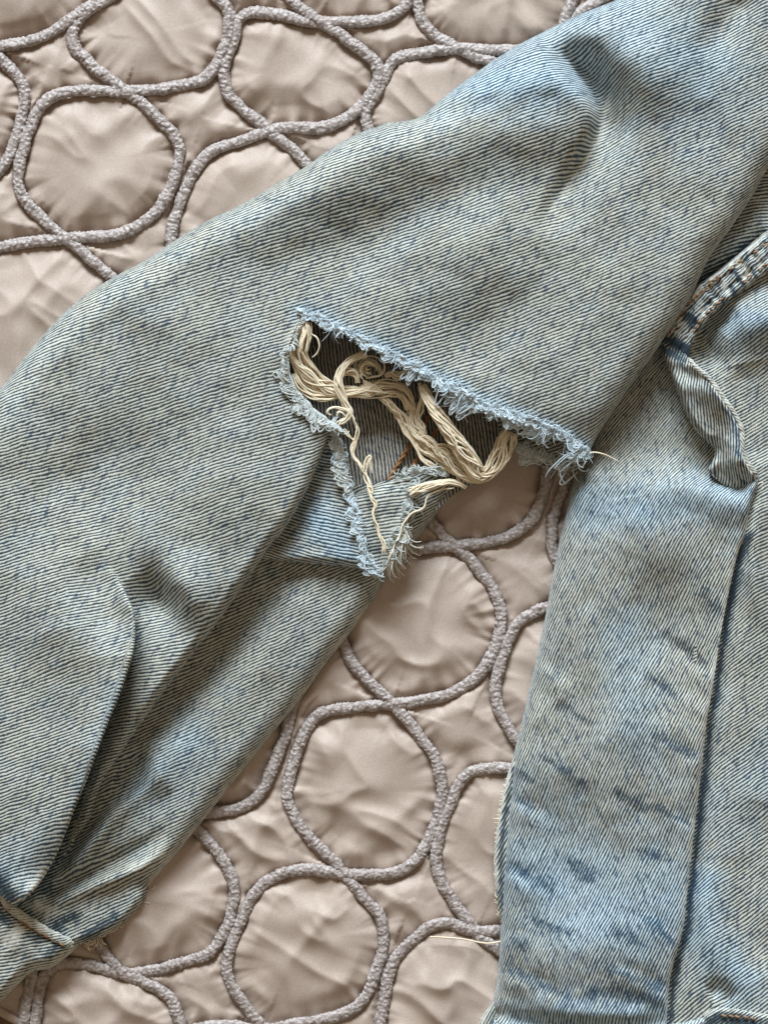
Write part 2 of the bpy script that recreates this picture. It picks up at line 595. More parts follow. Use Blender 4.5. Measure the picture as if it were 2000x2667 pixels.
def quilting_cord(c, k):
    n = len(c)
    s = np.arange(n) * 3.0
    sides = 18
    ang = np.linspace(0, 2 * math.pi, sides, endpoint=False)
    t = np.gradient(c, axis=0)
    t /= np.linalg.norm(t, axis=1)[:, None]
    nrm = np.stack([-t[:, 1], t[:, 0]], 1)
    c = c + nrm * (2.2 * fbm(s / 45, s * 0, 60 + k, 2))[:, None]
    base = 15.2 * (1 + 0.06 * fbm(s / 60, s * 0, 70 + k, 2))
    S_, A_ = np.meshgrid(s, ang, indexing='ij')
    # gathers across the cord, bunched fabric
    ph = S_ / 8.5 + 1.3 * vnoise(S_ / 40, A_ * 0.6, 80 + k) + 0.5 * np.sin(A_ * 2 + S_ / 50)
    gather = np.sin(2 * math.pi * ph * 0.75) * (0.35 + 0.65 * np.abs(vnoise(S_ / 22, A_ * 1.1, 81 + k)))
    bump = 0.13 * gather + 0.10 * fbm(S_ / 11, A_ * 1.7 + 9, 90 + k, 3)
    edge = 0.10 * vnoise(S_ / 26, np.round(A_ / math.pi) * 3.3, 95 + k)
    r = base[:, None] * (1 + bump + edge)
    zc = 7 + 1.5 * vnoise(s / 120, s * 0, 99 + k)
    # where one strand runs over another it lies a little higher
    X = c[:, 0, None] + nrm[:, 0, None] * r * np.cos(A_)
    Y = c[:, 1, None] + nrm[:, 1, None] * r * np.cos(A_)
    Z = zc[:, None] + (k % 3) * 1.5 + r * np.sin(A_) * 0.62
    V = W(X.ravel(), Y.ravel(), Z.ravel())
    a = np.arange(n - 1)[:, None] * sides + np.arange(sides)[None]
    b = np.arange(n - 1)[:, None] * sides + (np.arange(sides)[None] + 1) % sides
    F = np.stack([a, a + sides, b + sides, b], -1).reshape(-1, 4)
    return mesh_obj("quilting_cord", V, F, M_CORD, bedspread)


for k, c in enumerate(CORDS):
    quilting_cord(c, k)

# floor showing past the corner of the bedspread
fx0 = np.array([[-0.16, -0.175, -0.012], [0.02, -0.175, -0.012], [0.02, -0.10, -0.012], [-0.16, -0.10, -0.012]])
floor = mesh_obj("floor", fx0, [[0, 1, 2, 3]], M_WOOD, None, False)
tag(floor, "brown wooden floor past the bedspread corner", None, kind="structure")

# ---------------------------------------------------------------- the jeans
jeans = tag(empty("jeans", (0, 0, 0.002)), "faded blue denim jeans with a frayed knee tear, lying on the quilted bedspread", "jeans")
jeans.location = (0, 0, 0)


def panel(name, edges, hfun, vfun, mat=M_DEN, parent=jeans, st=4.0, wear_light=None, warp=(0.12, 0.16), thick=None, laps=()):
    """one piece of denim: edges = [(kind, pts, R, z_edge)], hfun(X,Y) height, vfun(X,Y)->(u,v) weave coords"""
    segs = [(k, catmull(p, 7), R, ze) for k, p, R, ze in edges]
    out = np.vstack([s[1] for s in segs])
    lo, hi = out.min(0) - 2 * st, out.max(0) + 2 * st
    lo = np.maximum(lo, (-220, -220))
    hi = np.minimum(hi, (2220, 2887))
    xs, ys = np.arange(lo[0], hi[0], st), np.arange(lo[1], hi[1], st)
    X, Y = np.meshgrid(xs, ys)
    ins = inside(X, Y, out)
    idx = np.arange(X.size).reshape(X.shape)
    q = np.stack([idx[1:, :-1], idx[1:, 1:], idx[:-1, 1:], idx[:-1, :-1]], -1).reshape(-1, 4)
    cnt = ins.ravel()[q].sum(1)
    q = q[cnt >= 1]
    used = np.unique(q)
    x, y, i_ = X.ravel()[used], Y.ravel()[used], ins.ravel()[used]
    o = ~i_
    closed = np.vstack([out, out[:1]])
    _, _, _, nx, ny = pdist(x[o], y[o], closed)
    x[o], y[o] = nx, ny
    h0 = hfun(x, y)
    z = h0.copy()
    ux, uy = x.copy(), y.copy()
    for k, p, R, ze in segs:
        if k != 'roll':
            continue
        d, t, sd, qx, qy = pdist(x, y, p)
        tt = np.clip(1 - d / R, 0, 1)
        fz = np.sqrt(np.clip(1 - tt ** 2, 0, 1))
        zz = amp_at(t, ze) if not np.isscalar(ze) else ze
        z = zz + (z - zz) * fz
        ex = R * (np.arcsin(np.clip(tt, 0, 0.999)) - tt)
        dd = np.maximum(d, 1e-3)
        ux += (qx - x) / dd * ex
        uy += (qy - y) / dd * ex
    hd = h0 - np.mean(h0)
    ux += warp[0] * hd
    uy += warp[1] * hd
    u, v = vfun(ux, uy)
    wr_ = np.zeros((len(x), 3)) if wear_light is None else np.stack(wear_light(x, y), 1)
    remap = np.full(X.size, -1)
    remap[used] = np.arange(len(used))
    for lp, la in laps:                       # cloth folded over itself leans out over what lies below
        d, t, sd, qx, qy = pdist(x, y, catmull(lp, 6))
        dd = np.maximum(d, 1e-3)
        k = amp_at(t, la) * np.tanh(d / 5.0) * np.exp(-d / 22.0)
        x = x + (qx - x) / dd * k
        y = y + (qy - y) / dd * k
    V = W(x, y, z)
    ob = mesh_obj(name, V, remap[q], mat, parent)
    me = ob.data
    li = np.empty(len(me.loops), np.int32)
    me.loops.foreach_get("vertex_index", li)
    uvl = me.uv_layers.new(name="weave")
    uvl.data.foreach_set("uv", np.stack([u[li] / 100, v[li] / 100], 1).astype(np.float32).ravel())
    ca = me.color_attributes.new("wear_light", 'FLOAT_COLOR', 'POINT')
    rgba = np.ones((len(x), 4), np.float32)
    rgba[:, :3] = np.clip(wr_, 0, 1)
    ca.data.foreach_set("color", rgba.ravel())
    if thick:
        s = ob.modifiers.new("cloth_thickness", 'SOLIDIFY')
        s.thickness = thick * PX
        s.offset = -1
    return ob


def straight(deg):
    c, s = math.cos(math.radians(deg)), math.sin(math.radians(deg))
    return lambda X, Y: (c * X - s * Y, -s * X - c * Y)


def blot(X, Y, pts, w, a=1.0, rag=0.35, seed=0):
    X, Y = np.asarray(X, float), np.asarray(Y, float)
    c = catmull(pts, 4)
    out = np.zeros(X.shape)
    m = near_box(X, Y, c, 5 * w)
    d, t, _, _, _ = pdist(X[m], Y[m], c)
    n = 1 + rag * fbm(X[m] / 22, Y[m] / 22, seed, 3)
    out[m] = a * np.exp(-(d / (w * np.clip(n, 0.3, 2))) ** 2)
    return out


def r3(pts): return [(650 + x * f, 750 + y * f) for x, y in pts]
def r1(pts): return [(700 + x * .3014, 780 + y * .3014) for x, y in pts]
def r4(pts): return [(x * .497, 1350 + y * .497) for x, y in pts]
def r5(pts): return [(1000 + x * f, 1400 + y * f) for x, y in pts]
def r6(pts): return [(1400 + x * .4068, 600 + y * .4068) for x, y in pts]
def r7(pts): return [(1200 + x * .4822, y * .4822) for x, y in pts]
def r8(pts): return [(800 + x * .2712, 1150 + y * .2712) for x, y in pts]
def rh(pts): return [(x * .3014, 2100 + y * .3014) for x, y in pts]


# --- wrong side of the back of the torn leg, seen through the hole
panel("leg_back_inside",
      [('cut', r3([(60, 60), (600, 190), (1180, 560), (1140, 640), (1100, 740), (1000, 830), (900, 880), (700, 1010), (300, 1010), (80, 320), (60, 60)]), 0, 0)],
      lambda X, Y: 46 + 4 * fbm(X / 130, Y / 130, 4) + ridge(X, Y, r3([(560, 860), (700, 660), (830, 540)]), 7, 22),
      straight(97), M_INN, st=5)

# --- outside of the back of the leg, wrapping round from below
J3_R = r3([(900, 850), (800, 985), (700, 1112), (640, 1200), (580, 1278)]) + r4([(1925, 480), (1820, 620), (1700, 770), (1580, 940), (1400, 1160), (1210, 1400), (1060, 1590), (940, 1740), (830, 1870), (790, 1930)])


def h3(X, Y):
    h = 74 + 5 * fbm(X / 170, Y / 170, 12)
    h += ridge(X, Y, r4([(840, 1150), (800, 1250), (830, 1350), (900, 1450)]), [0, 26, 26, 0], 26, 40)
    h += ridge(X, Y, r4([(820, 1180), (690, 1330), (620, 1450), (520, 1560)]), [0, -52, -52, -24], 30, 22)
    h += ridge(X, Y, r4([(780, 1400), (620, 1520), (470, 1720), (330, 1870), (200, 1990)]), [8, 34, 42, 36, 14], 24, 20)
    h += ridge(X, Y, r4([(900, 1620), (700, 1750), (480, 1850), (330, 1920), (250, 1960)]), [0, -22, -42, -44, -30], 24, 20)
    h += ridge(X, Y, r4([(960, 1700), (750, 1820), (500, 1920), (330, 1990)]), [8, 26, 30, 16], 22, 30)
    h += ridge(X, Y, r4([(1480, 300), (1250, 560), (1050, 820), (800, 1120)]), [-24, -28, -28, -20], 55)
    bx, by = r4([(690, 1345)])[0]
    h += blob(X, Y, bx, by, 34, 52, -30, -34)
    bx, by = r4([(880, 1230)])[0]
    h += blob(X, Y, bx, by, 60, 80, -30, 20)
    h += ridge(X, Y, r4([(500, 1450), (400, 1650), (300, 1850)]), [-20, -34, -34], 40)
    h += ridge(X, Y, r4([(1600, 500), (1350, 800), (1150, 1080)]), [8, 14, 4], 60)
    return 42 + np.logaddexp(0, (h - 42) / 10.0) * 10.0


def wear3(X, Y):
    bl = blot(X, Y, J3_R[5:], 12, .35, .5, 2) + blot(X, Y, r4([(860, 1760), (700, 1830)]), 10, .4, .6, 3) + blot(X, Y, r4([(190, 2030), (260, 2060)]), 20, .6, .8, 5)
    ind = blot(X, Y, r4([(280, 1760), (200, 1930)]), 26, .6, .5, 4) + blot(X, Y, r4([(300, 2130), (400, 2080)]), 16, .9, .6, 6) + blot(X, Y, r4([(450, 2190), (600, 2090)]), 14, .7, .8, 7)
    blue = blot(X, Y, r4([(350, 1700), (180, 1990)]), 50, .8, .3, 8) + blot(X, Y, r4([(1000, 1150), (820, 1400)]), 70, .5, .3, 9)
    return bl, ind, blue


panel("leg_back_panel",
      [('roll', J3_R, 55, 14),
       ('roll', r4([(790, 1930), (740, 2030), (640, 2130), (540, 2190), (450, 2225), (330, 2260)]), 22, 16),
       ('cut', r4([(330, 2260), (100, 2080), (60, 1900), (300, 1500), (700, 900), (1200, 250), (1500, -100)]) + r3([(420, 860), (560, 840), (760, 800), (900, 850)]), 0, 0)],
      h3, lambda X, Y: (X * .93 - Y * .36, -Y - (.46 * X)), wear_light=wear3, warp=(0.12, 0.18))

# --- the flap under the tear, folded back
panel("folded_flap",
      [('cut', r3([(330, 560), (362, 600), (385, 700), (405, 800), (432, 900), (462, 1000), (476, 1080), (505, 1170), (548, 1232)]), 0, 0),
       ('roll', r3([(548, 1232), (400, 1204), (200, 1188), (60, 1172), (-60, 1165)]), 26, 82),
       ('cut', r3([(-60, 1165), (-60, 1050), (60, 900), (180, 700), (330, 560)]), 0, 0)],
      lambda X, Y: 122 + 4 * fbm(X / 100, Y / 100, 33) + ridge(X, Y, r3([(330, 640), (300, 800), (200, 980), (80, 1130)]), -26, 60)
      + ridge(X, Y, r3([(360, 700), (420, 900), (470, 1100)]), 6, 30),
      lambda X, Y: (X, -Y + .30 * X - .00045 * (X - 780) ** 2), thick=8,
      wear_light=lambda X, Y: (blot(X, Y, r3([(385, 700), (432, 900), (500, 1170)]), 9, .6), 0 * X, blot(X, Y, r3([(250, 950), (400, 1130)]), 60, .9)))

# --- the small tongue of torn cloth turned over inside the hole
panel("torn_tongue",
      [('roll', r3([(430, 900), (470, 884), (560, 846), (640, 824), (705, 812)]), 30, 58),
       ('cut', r3([(705, 812), (702, 860), (694, 910), (684, 970), (655, 1062), (618, 1130), (590, 1195), (565, 1222)]), 0, 0),
       ('cut', r3([(565, 1222), (530, 1215), (470, 1080), (430, 900)]), 0, 0)],
      lambda X, Y: 100 + 3 * fbm(X / 60, Y / 60, 39) + ridge(X, Y, r3([(600, 860), (570, 1000), (560, 1150)]), 8, 40),
      straight(9), thick=8,
      wear_light=lambda X, Y: (blot(X, Y, r3([(694, 880), (684, 970), (600, 1180)]), 20, .28, .5), 0 * X, 0 * X))

# --- front of the torn leg: the big diagonal piece
UP = [(-240, 1420)] + z1([(-160, 1900), (-60, 1760), (20, 1659), (80, 1580), (150, 1492), (230, 1400), (330, 1305), (420, 1240), (520, 1182), (640, 1118), (760, 1036), (900, 952),
                         (1050, 880), (1180, 802), (1320, 720), (1430, 640), (1540, 580), (1640, 543)])[1:] \
    + z2([(0, 532), (70, 524), (140, 512), (200, 470), (280, 402), (400, 312), (500, 242), (600, 182), (720, 122), (850, 60), (1000, 0), (1200, -90), (1500, -220)])
RIGHT = [(2210, 100), (2100, 280), (2000, 434), (1964, 500), (1904, 591), (1844, 675), (1796, 778), (1741, 862), (1693, 934), (1645, 1000), (1606, 1056), (1564, 1120), (1534, 1176)]
TEAR_UP = r3([(1466, 706), (1450, 722), (1380, 645), (1250, 585), (1130, 545), (1000, 500), (900, 432), (780, 380), (700, 332), (600, 282), (500, 232), (400, 182), (300, 132), (222, 100)])
TEAR_LO = r1([(275, 110), (268, 190), (240, 240), (205, 330), (172, 420), (176, 500), (182, 590), (196, 680), (238, 780), (330, 880), (430, 980), (540, 1060), (620, 1110), (665, 1170)])
E1 = r3([(352, 606), (338, 650), (318, 700), (292, 770), (250, 870), (190, 980), (115, 1090)]) + r4([(1440, 110), (1370, 215), (1290, 335), (1190, 480), (1090, 610), (990, 740), (890, 870), (790, 1010),
                                                                           (690, 1150), (610, 1275), (545, 1370), (505, 1480), (470, 1590), (400, 1690)])


FOLD2 = r4([(560, 230), (640, 350), (694, 480), (702, 570), (692, 690), (660, 800), (618, 925), (560, 1062), (500, 1222), (440, 1382), (390, 1502), (338, 1642), (288, 1765), (235, 1865), (190, 1930), (100, 2020)])


def h1(X, Y):
    h = 178 + 9 * fbm(X / 260, Y / 260, 51) + 3.0 * fbm(X / 90, Y / 90, 52)
    # cushion of the leg: higher along its axis
    # bump and deep fold in the thigh
    bx, by = r7([(400, 690)])[0]
    h += blob(X, Y, bx, by, 190, 95, 12, 40)
    h += ridge(X, Y, r7([(-60, 575), (150, 520), (350, 455), (520, 450), (640, 540), (690, 660)]), [4, 14, 24, 28, 24, 4], 38, 44)
    h += ridge(X, Y, r7([(400, 160), (545, 290), (660, 410), (745, 540), (762, 660), (715, 790), (625, 920), (520, 1080), (420, 1260)]),
               [-14, -60, -104, -112, -92, -56, -34, -22, 0], 66, 27)
    bx, by = r7([(960, 330)])[0]
    h += blob(X, Y, bx, by, 130, 85, -40, 42)
    h += ridge(X, Y, r7([(1480, 40), (1400, 180), (1300, 300)]), [-26, -20, 0], 40)
    h += ridge(X, Y, r7([(1250, 40), (1150, 220), (1050, 420), (900, 700)]), [16, 14, 10, 0], 90)
    h += ridge(X, Y, r7([(-150, 640), (0, 590), (150, 540), (290, 420)]), [-14, -22, -18, 0], 26)
    # broad sag across the knee
    h += blob(X, Y, 950, 610, 420, 110, 22, -26) + blob(X, Y, 560, 800, 260, 100, 25, 16) + blob(X, Y, 1250, 640, 170, 120, 30, 18)
    h += blob(X, Y, 300, 1230, 200, 120, 25, -34) + blob(X, Y, 200, 1680, 160, 170, 0, 26) + blob(X, Y, 600, 1250, 130, 200, 20, 24)
    h += blob(X, Y, 900, 470, 330, 110, 27, 30) + blob(X, Y, 1250, 860, 260, 110, 25, -24)
    h += ridge(X, Y, [(1250, 950), (1500, 800), (1750, 560)], 12, 130)
    # lower leg: overlap fold
    h += step(X, Y, FOLD2, [0, 14, 46, 62, 66, 66, 64, 62, 60, 60, 58, 54, 50, 46, 40, 34], 110, 130, 5)
    h += ridge(X, Y, [(a + 15, b + 4) for a, b in FOLD2[2:]], [0, -12, -18, -20, -22, -22, -22, -20, -18, -14], 16)
    bx, by = r4([(835, 420)])[0]
    h += blob(X, Y, bx, by, 48, 78, 25, -58)
    bx, by = r4([(1010, 330)])[0]
    h += blob(X, Y, bx, by, 70, 90, 30, 30)
    bx, by = r4([(330, 420)])[0]
    h += blob(X, Y, bx, by, 130, 150, 0, 22)
    h += ridge(X, Y, r4([(820, 250), (930, 330), (1000, 450), (1010, 600)]), [0, 24, 24, 0], 36, 50)
    h += ridge(X, Y, r4([(420, 200), (500, 380), (580, 560), (590, 720)]), [0, -30, -34, 0], 60)
    h += ridge(X, Y, r4([(620, 330), (670, 470), (665, 620)]), [0, 14, 0], 20)
    h += ridge(X, Y, r4([(760, 60), (640, 140), (560, 260)]), [0, -12, -10], 60)
    # slide down towards the bottom of the inner fold
    h += ridge(X, Y, r4([(560, 1230), (470, 1480), (380, 1720), (280, 1880)]), [0, -34, -60, -70], 60)
    # lower the tip of the tear
    h += ridge(X, Y, r3([(1100, 600), (1300, 660), (1470, 740)]), [0, -24, -50], 90)
    h += ridge(X, Y, r3([(200, 300), (180, 450), (300, 600)]), [0, -14, -10], 60)
    h += ridge(X, Y, rh([(-100, 700), (60, 870), (200, 960)]), [-40, -40, -40], 34)
    return h


def wear_light1(X, Y):
    tu = blot(X, Y, TEAR_UP, 24, 1.0, .4, 11)
    bl = blot(X, Y, TEAR_UP, 9, .5, .4, 12) + blot(X, Y, TEAR_LO, 10, .45, .5, 13) + blot(X, Y, r4([(225, 1850), (130, 1990)]), 12, .55, .8, 14)
    bl = bl + blot(X, Y, r7([(800, 520), (740, 760), (600, 980), (500, 1130)]), 8, .3, .5, 15)
    ind = blot(X, Y, r4([(-20, 1880), (60, 1990)]), 24, 1.0, .5, 16) + blot(X, Y, TEAR_UP, 26, .22, .6, 17)  # first blot paints in the shadow above the hem
    blue = tu + blot(X, Y, r7([(300, 250), (700, 150), (1100, 250), (1250, 450)]), 150, .7, .3, 18) + blot(X, Y, r7([(-200, 500), (200, 470), (600, 480)]), 60, .6, .3, 20)  # tear edge is dyed; the thigh blots paint its cool window highlights
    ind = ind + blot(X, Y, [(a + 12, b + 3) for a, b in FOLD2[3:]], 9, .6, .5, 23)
    blue = blue + blot(X, Y, r4([(0, 1850), (260, 1750)]), 60, .5, .3, 21) + blot(X, Y, r4([(620, 900), (420, 1450)]), 30, .5, .3, 22)
    return bl, ind, blue


def v1(X, Y):
    v = -Y - (.32 * X + .8e-4 * np.clip(X - 1000, 0, None) ** 2)
    _, _, sd, _, _ = pdist(X, Y, catmull(FOLD2, 4))
    w = np.clip((Y - 1560) / 220, 0, 1)
    w = w * w * (3 - 2 * w) * (sd < 0)
    return X * .95 - .3 * Y, v + w * .27 * (X - 420)


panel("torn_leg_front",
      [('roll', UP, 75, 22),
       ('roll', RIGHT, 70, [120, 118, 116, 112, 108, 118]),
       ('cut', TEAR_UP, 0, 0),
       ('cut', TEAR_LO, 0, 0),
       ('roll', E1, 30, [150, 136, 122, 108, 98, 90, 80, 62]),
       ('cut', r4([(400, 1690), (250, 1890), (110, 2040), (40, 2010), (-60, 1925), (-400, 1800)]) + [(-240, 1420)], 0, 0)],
      h1, v1, wear_light=wear_light1, warp=(0.20, 0.27), thick=8, laps=[(FOLD2, [0, 5, 12, 17, 18, 18, 18, 18, 18, 18, 18, 17, 16, 14, 12, 9])])

# --- hem of the torn leg, lower left
HEM_LO = rh([(720, 1150), (660, 1230), (600, 1285), (450, 1395), (330, 1420), (250, 1455), (100, 1600), (0, 1690), (-300, 1850)])
panel("leg_hem",
      [('roll', rh([(-300, 560), (-100, 680), (20, 800), (130, 930), (260, 1020), (420, 1110), (600, 1190), (720, 1150)]), 16, 60),
       ('roll', HEM_LO, 34, 14),
       ('cut', rh([(-300, 1850), (-320, 1200), (-300, 560)]), 0, 0)],
      lambda X, Y: 92 + 4 * fbm(X / 40, Y / 40, 71) + ridge(X, Y, rh([(0, 1000), (250, 1250), (420, 1350)]), 10, 40),
      lambda X, Y: (X, -Y - .2 * X), st=3,
      wear_light=lambda X, Y: (blot(X, Y, rh([(60, 1180), (160, 1080)]), 16, .6, .8, 1) + blot(X, Y, HEM_LO, 14, .5, .5, 2) + blot(X, Y, rh([(300, 1050), (560, 1160)]), 12, .4, .6, 8),
                         blot(X, Y, rh([(0, 920), (60, 1000)]), 14, .8, .5, 3) + blot(X, Y, rh([(260, 1100), (360, 1150)]), 14, .6, .6, 4) + blot(X, Y, rh([(420, 1270), (520, 1210)]), 14, .6, .6, 5) + blot(X, Y, rh([(120, 1280), (140, 1270)]), 8, .6, .6, 6),
                         0 * X))


def wobbly_tube(name, pts, rad, zf, mat, parent=jeans, flat=0.7, sides=12, seed=0, lump=.16):
    c = resample(catmull(pts, 8), 3)
    s = np.arange(len(c)) * 3.0
    r = rad * (1 + lump * fbm(s / 14, s * 0, seed, 3)) * np.clip(np.minimum(np.arange(len(c)), np.arange(len(c))[::-1]) / 4, .25, 1)
    z = np.interp(s / s[-1], np.linspace(0, 1, len(zf)), zf) + 2 * fbm(s / 30, s * 0, seed + 1)
    v, fc = tubes([np.column_stack([c, z])], r, sides, flat)
    return mesh_obj(name, v, fc, mat, parent)


def denim_rope(name, pts, rad, zf, parent=jeans, seed=0, flat=.7, bleach=.75, indigo=0.0):
    """rolled seam edge in denim: a lumpy cord that carries the weave"""
    c = resample(catmull(pts, 8), 3)
    s = np.arange(len(c)) * 3.0
    sides = 14
    ob = wobbly_tube(name, pts, rad, zf, M_DEN, parent, flat, sides, seed)
    me = ob.data
    li = np.empty(len(me.loops), np.int32)
    me.loops.foreach_get("vertex_index", li)
    uu = np.repeat(s, sides)
    aa = np.tile(np.arange(sides), len(c)) * rad * .45
    uvl = me.uv_layers.new(name="weave")
    uvl.data.foreach_set("uv", np.stack([(aa[li]) / 100, (uu[li] * .8 + aa[li] * .9) / 100], 1).astype(np.float32).ravel())
    ca = me.color_attributes.new("wear_light", 'FLOAT_COLOR', 'POINT')
    rgba = np.ones((len(uu), 4), np.float32)
    n = fbm(uu / 30, aa / 30, seed + 5)
    rgba[:, 0] = np.clip(bleach + .3 * n, 0, 1)
    rgba[:, 1] = np.clip(indigo - .4 * n, 0, 1) if indigo else 0
    rgba[:, 2] = 0
    ca.data.foreach_set("color", rgba.ravel())
    return ob


denim_rope("hem_seam", rh([(-200, 560), (-60, 660), (20, 770), (110, 890), (250, 985), (400, 1080), (560, 1165), (640, 1180)]), 13, [102, 102, 100, 98, 88], seed=5, flat=.5, bleach=.35)

# --- the other leg, right side of the picture
J7_L = [(1560, 1090), (1534, 1168), (1512, 1222), (1491, 1268), (1478, 1320)] + r5([(760, 0), (730, 150), (700, 320), (662, 500), (622, 680), (582, 850), (562, 930), (547, 1060), (532, 1200), (516, 1400), (506, 1600), (500, 1750), (490, 1900), (470, 2010), (480, 2060)])
J7_R = [(1976, 1240), (1973, 1262), (1952, 1330)] + r5([(1560, -10), (1530, 60), (1500, 180), (1452, 420), (1420, 640), (1392, 800), (1370, 1000), (1346, 1200), (1312, 1500), (1288, 1700), (1235, 1900), (1220, 2080), (1215, 2200)])

panel("seam_allowance",
      [('roll', r5([(600, 860), (545, 985), (503, 1150), (476, 1350), (480, 1520), (500, 1650), (530, 1760)]), 10, 30),
       ('cut', r5([(530, 1760), (620, 1600), (640, 1000), (600, 860)]), 0, 0)],
      lambda X, Y: 58 + 2 * fbm(X / 40, Y / 40, 2), lambda X, Y: (X, X * 1.0 + .55 * Y), st=3,
      wear_light=lambda X, Y: (blot(X, Y, r5([(545, 985), (503, 1150), (476, 1350), (480, 1520)]), 9, .9), blot(X, Y, r5([(560, 1000), (520, 1200), (505, 1400), (510, 1600)]), 8, .6), 0 * X))
panel("cuff_edge",
      [('roll', r5([(520, 1900), (470, 2000), (430, 2060), (405, 2110), (380, 2250)]), 14, 22),
       ('cut', r5([(380, 2250), (700, 2250), (700, 1900), (520, 1900)]), 0, 0)],
      lambda X, Y: 52 + 2 * fbm(X / 40, Y / 40, 2), lambda X, Y: (X, X * 1.0 + .55 * Y), st=4,
      wear_light=lambda X, Y: (blot(X, Y, r5([(470, 2000), (405, 2110)]), 10, .3), 0 * X, 0 * X))


def h7(X, Y):
    h = 96 + 11 * fbm(X / 170, Y / 300, 81) + 2.5 * fbm(X / 60, Y / 60, 82)
    # the sunk part under the other leg, rising over a rim to the lit part
    sm = np.clip((Y - 1150) / 130, 0, 1)
    sm = sm * sm * (3 - 2 * sm)
    h += -50 * (1 - sm)
    h += ridge(X, Y, r6([(700, 1680), (950, 1640), (1150, 1690), (1300, 1720), (1390, 1640)]), [8, 18, 30, 34, 30], 24, 70)
    h += ridge(X, Y, r6([(850, 1560), (1020, 1540), (1180, 1600), (1300, 1640)]), [0, -18, -26, -24], 34)
    h += ridge(X, Y, r5([(900, 100), (1000, 450), (1080, 800), (1000, 1150)]), [6, 22, 22, 0], 120)
    h += ridge(X, Y, r5([(1250, 150), (1300, 500), (1200, 900)]), [-4, -14, 0], 100)
    h += blob(X, Y, 1720, 1420, 130, 90, -10, 20) + blob(X, Y, 1700, 1640, 120, 130, 0, -26) + blob(X, Y, 1550, 2470, 210, 110, 0, 30) + blob(X, Y, 1420, 2180, 90, 120, 0, -14) + blob(X, Y, 1590, 1980, 90, 170, 0, 16)
    # washed-in puckers along both seams
    k = 0
    for (x0, y0, x1, y1, a) in [(650, 520, 830, 640, 8), (560, 1130, 760, 1240, 10), (540, 1420, 700, 1530, 14), (1390, 560, 1180, 440, 8), (1340, 930, 1150, 830, 9),
                                (1330, 1230, 1160, 1150, 9), (1280, 1760, 1080, 1560, 12), (1240, 1960, 900, 1800, 16), (540, 1860, 800, 1990, 14), (520, 1700, 640, 1740, 8), (1380, 700, 1240, 640, 9)]:
        a = a * .55
        h += ridge(X, Y, r5([(x0, y0), ((x0 + x1) / 2, (y0 + y1) / 2 - 12), (x1, y1)]), [-a, -a, 0], 20)
        h += ridge(X, Y, r5([(x0, y0 + 50), ((x0 + x1) / 2, (y0 + y1) / 2 + 40), (x1, y1 + 50)]), [a, a, 0], 26)
    h += ridge(X, Y, r5([(480, 2060), (700, 2110), (1000, 2130), (1220, 2090)]), -22, 22)
    h += ridge(X, Y, r5([(600, 2010), (850, 2050), (1150, 2060)]), 12, 26)
    return h


def wear_light7(X, Y):
    bl = blot(X, Y, J7_R[2:], 7, .55, .6, 31) + blot(X, Y, J7_L[4:], 7, .2, .5, 32)
    ind = 0 * X
    for i, (x0, y0, x1, y1, w) in enumerate([(1390, 540, 1220, 420, 12), (1330, 940, 1180, 860, 14), (1320, 1240, 1180, 1170, 12), (1270, 1760, 1130, 1650, 16), (1200, 1950, 960, 1860, 18),
                                             (560, 1420, 720, 1520, 16), (560, 1740, 600, 1770, 14), (580, 1130, 640, 1170, 10), (540, 1860, 780, 1990, 18), (900, 1960, 1180, 2010, 22), (580, 1020, 640, 1050, 10),
                                             (1380, 250, 1430, 300, 12), (700, 960, 850, 1060, 14), (800, 1400, 900, 1480, 16), (1010, 1100, 1130, 1180, 14), (880, 800, 760, 720, 12), (1100, 1350, 1240, 1400, 12),
                                             (1150, 600, 1250, 680, 12), (650, 1660, 800, 1700, 12), (1000, 1700, 1120, 1760, 12)]):
        ind = ind + blot(X, Y, r5([(x0, y0), (x1, y1)]), w, .50, .9, 40 + i)
    blue = blot(X, Y, r5([(700, 1450), (900, 1600), (1200, 1600)]), 190, .9, .3, 34) + blot(X, Y, r6([(300, 1750), (700, 1780), (1300, 1700)]), 70, .9, .3, 35) + blot(X, Y, r5([(1050, 400), (1100, 900)]), 70, .6, .3, 36)  # cool highlights on the leg and its rim, painted as blue tint
    return bl, ind, blue + blot(X, Y, r5([(600, 2080), (1200, 2060)]), 60, .8)


def v7(X, Y):
    e = (Y - 1180) / 170
    M = np.where(e > 0, -.36 * 170 * np.exp(-np.clip(e, 0, 9)), -.36 * 170 + .36 * (Y - 1180))
    return (Y * .88 - .4 * X, (X + .47 * Y + M) * 1.06)


# --- seat side: cloth right of the seam
J9_L = [(2230, 400), (2000, 594), (1924, 659), (1849, 718), (1807, 756), (1755, 835), (1712, 900)]


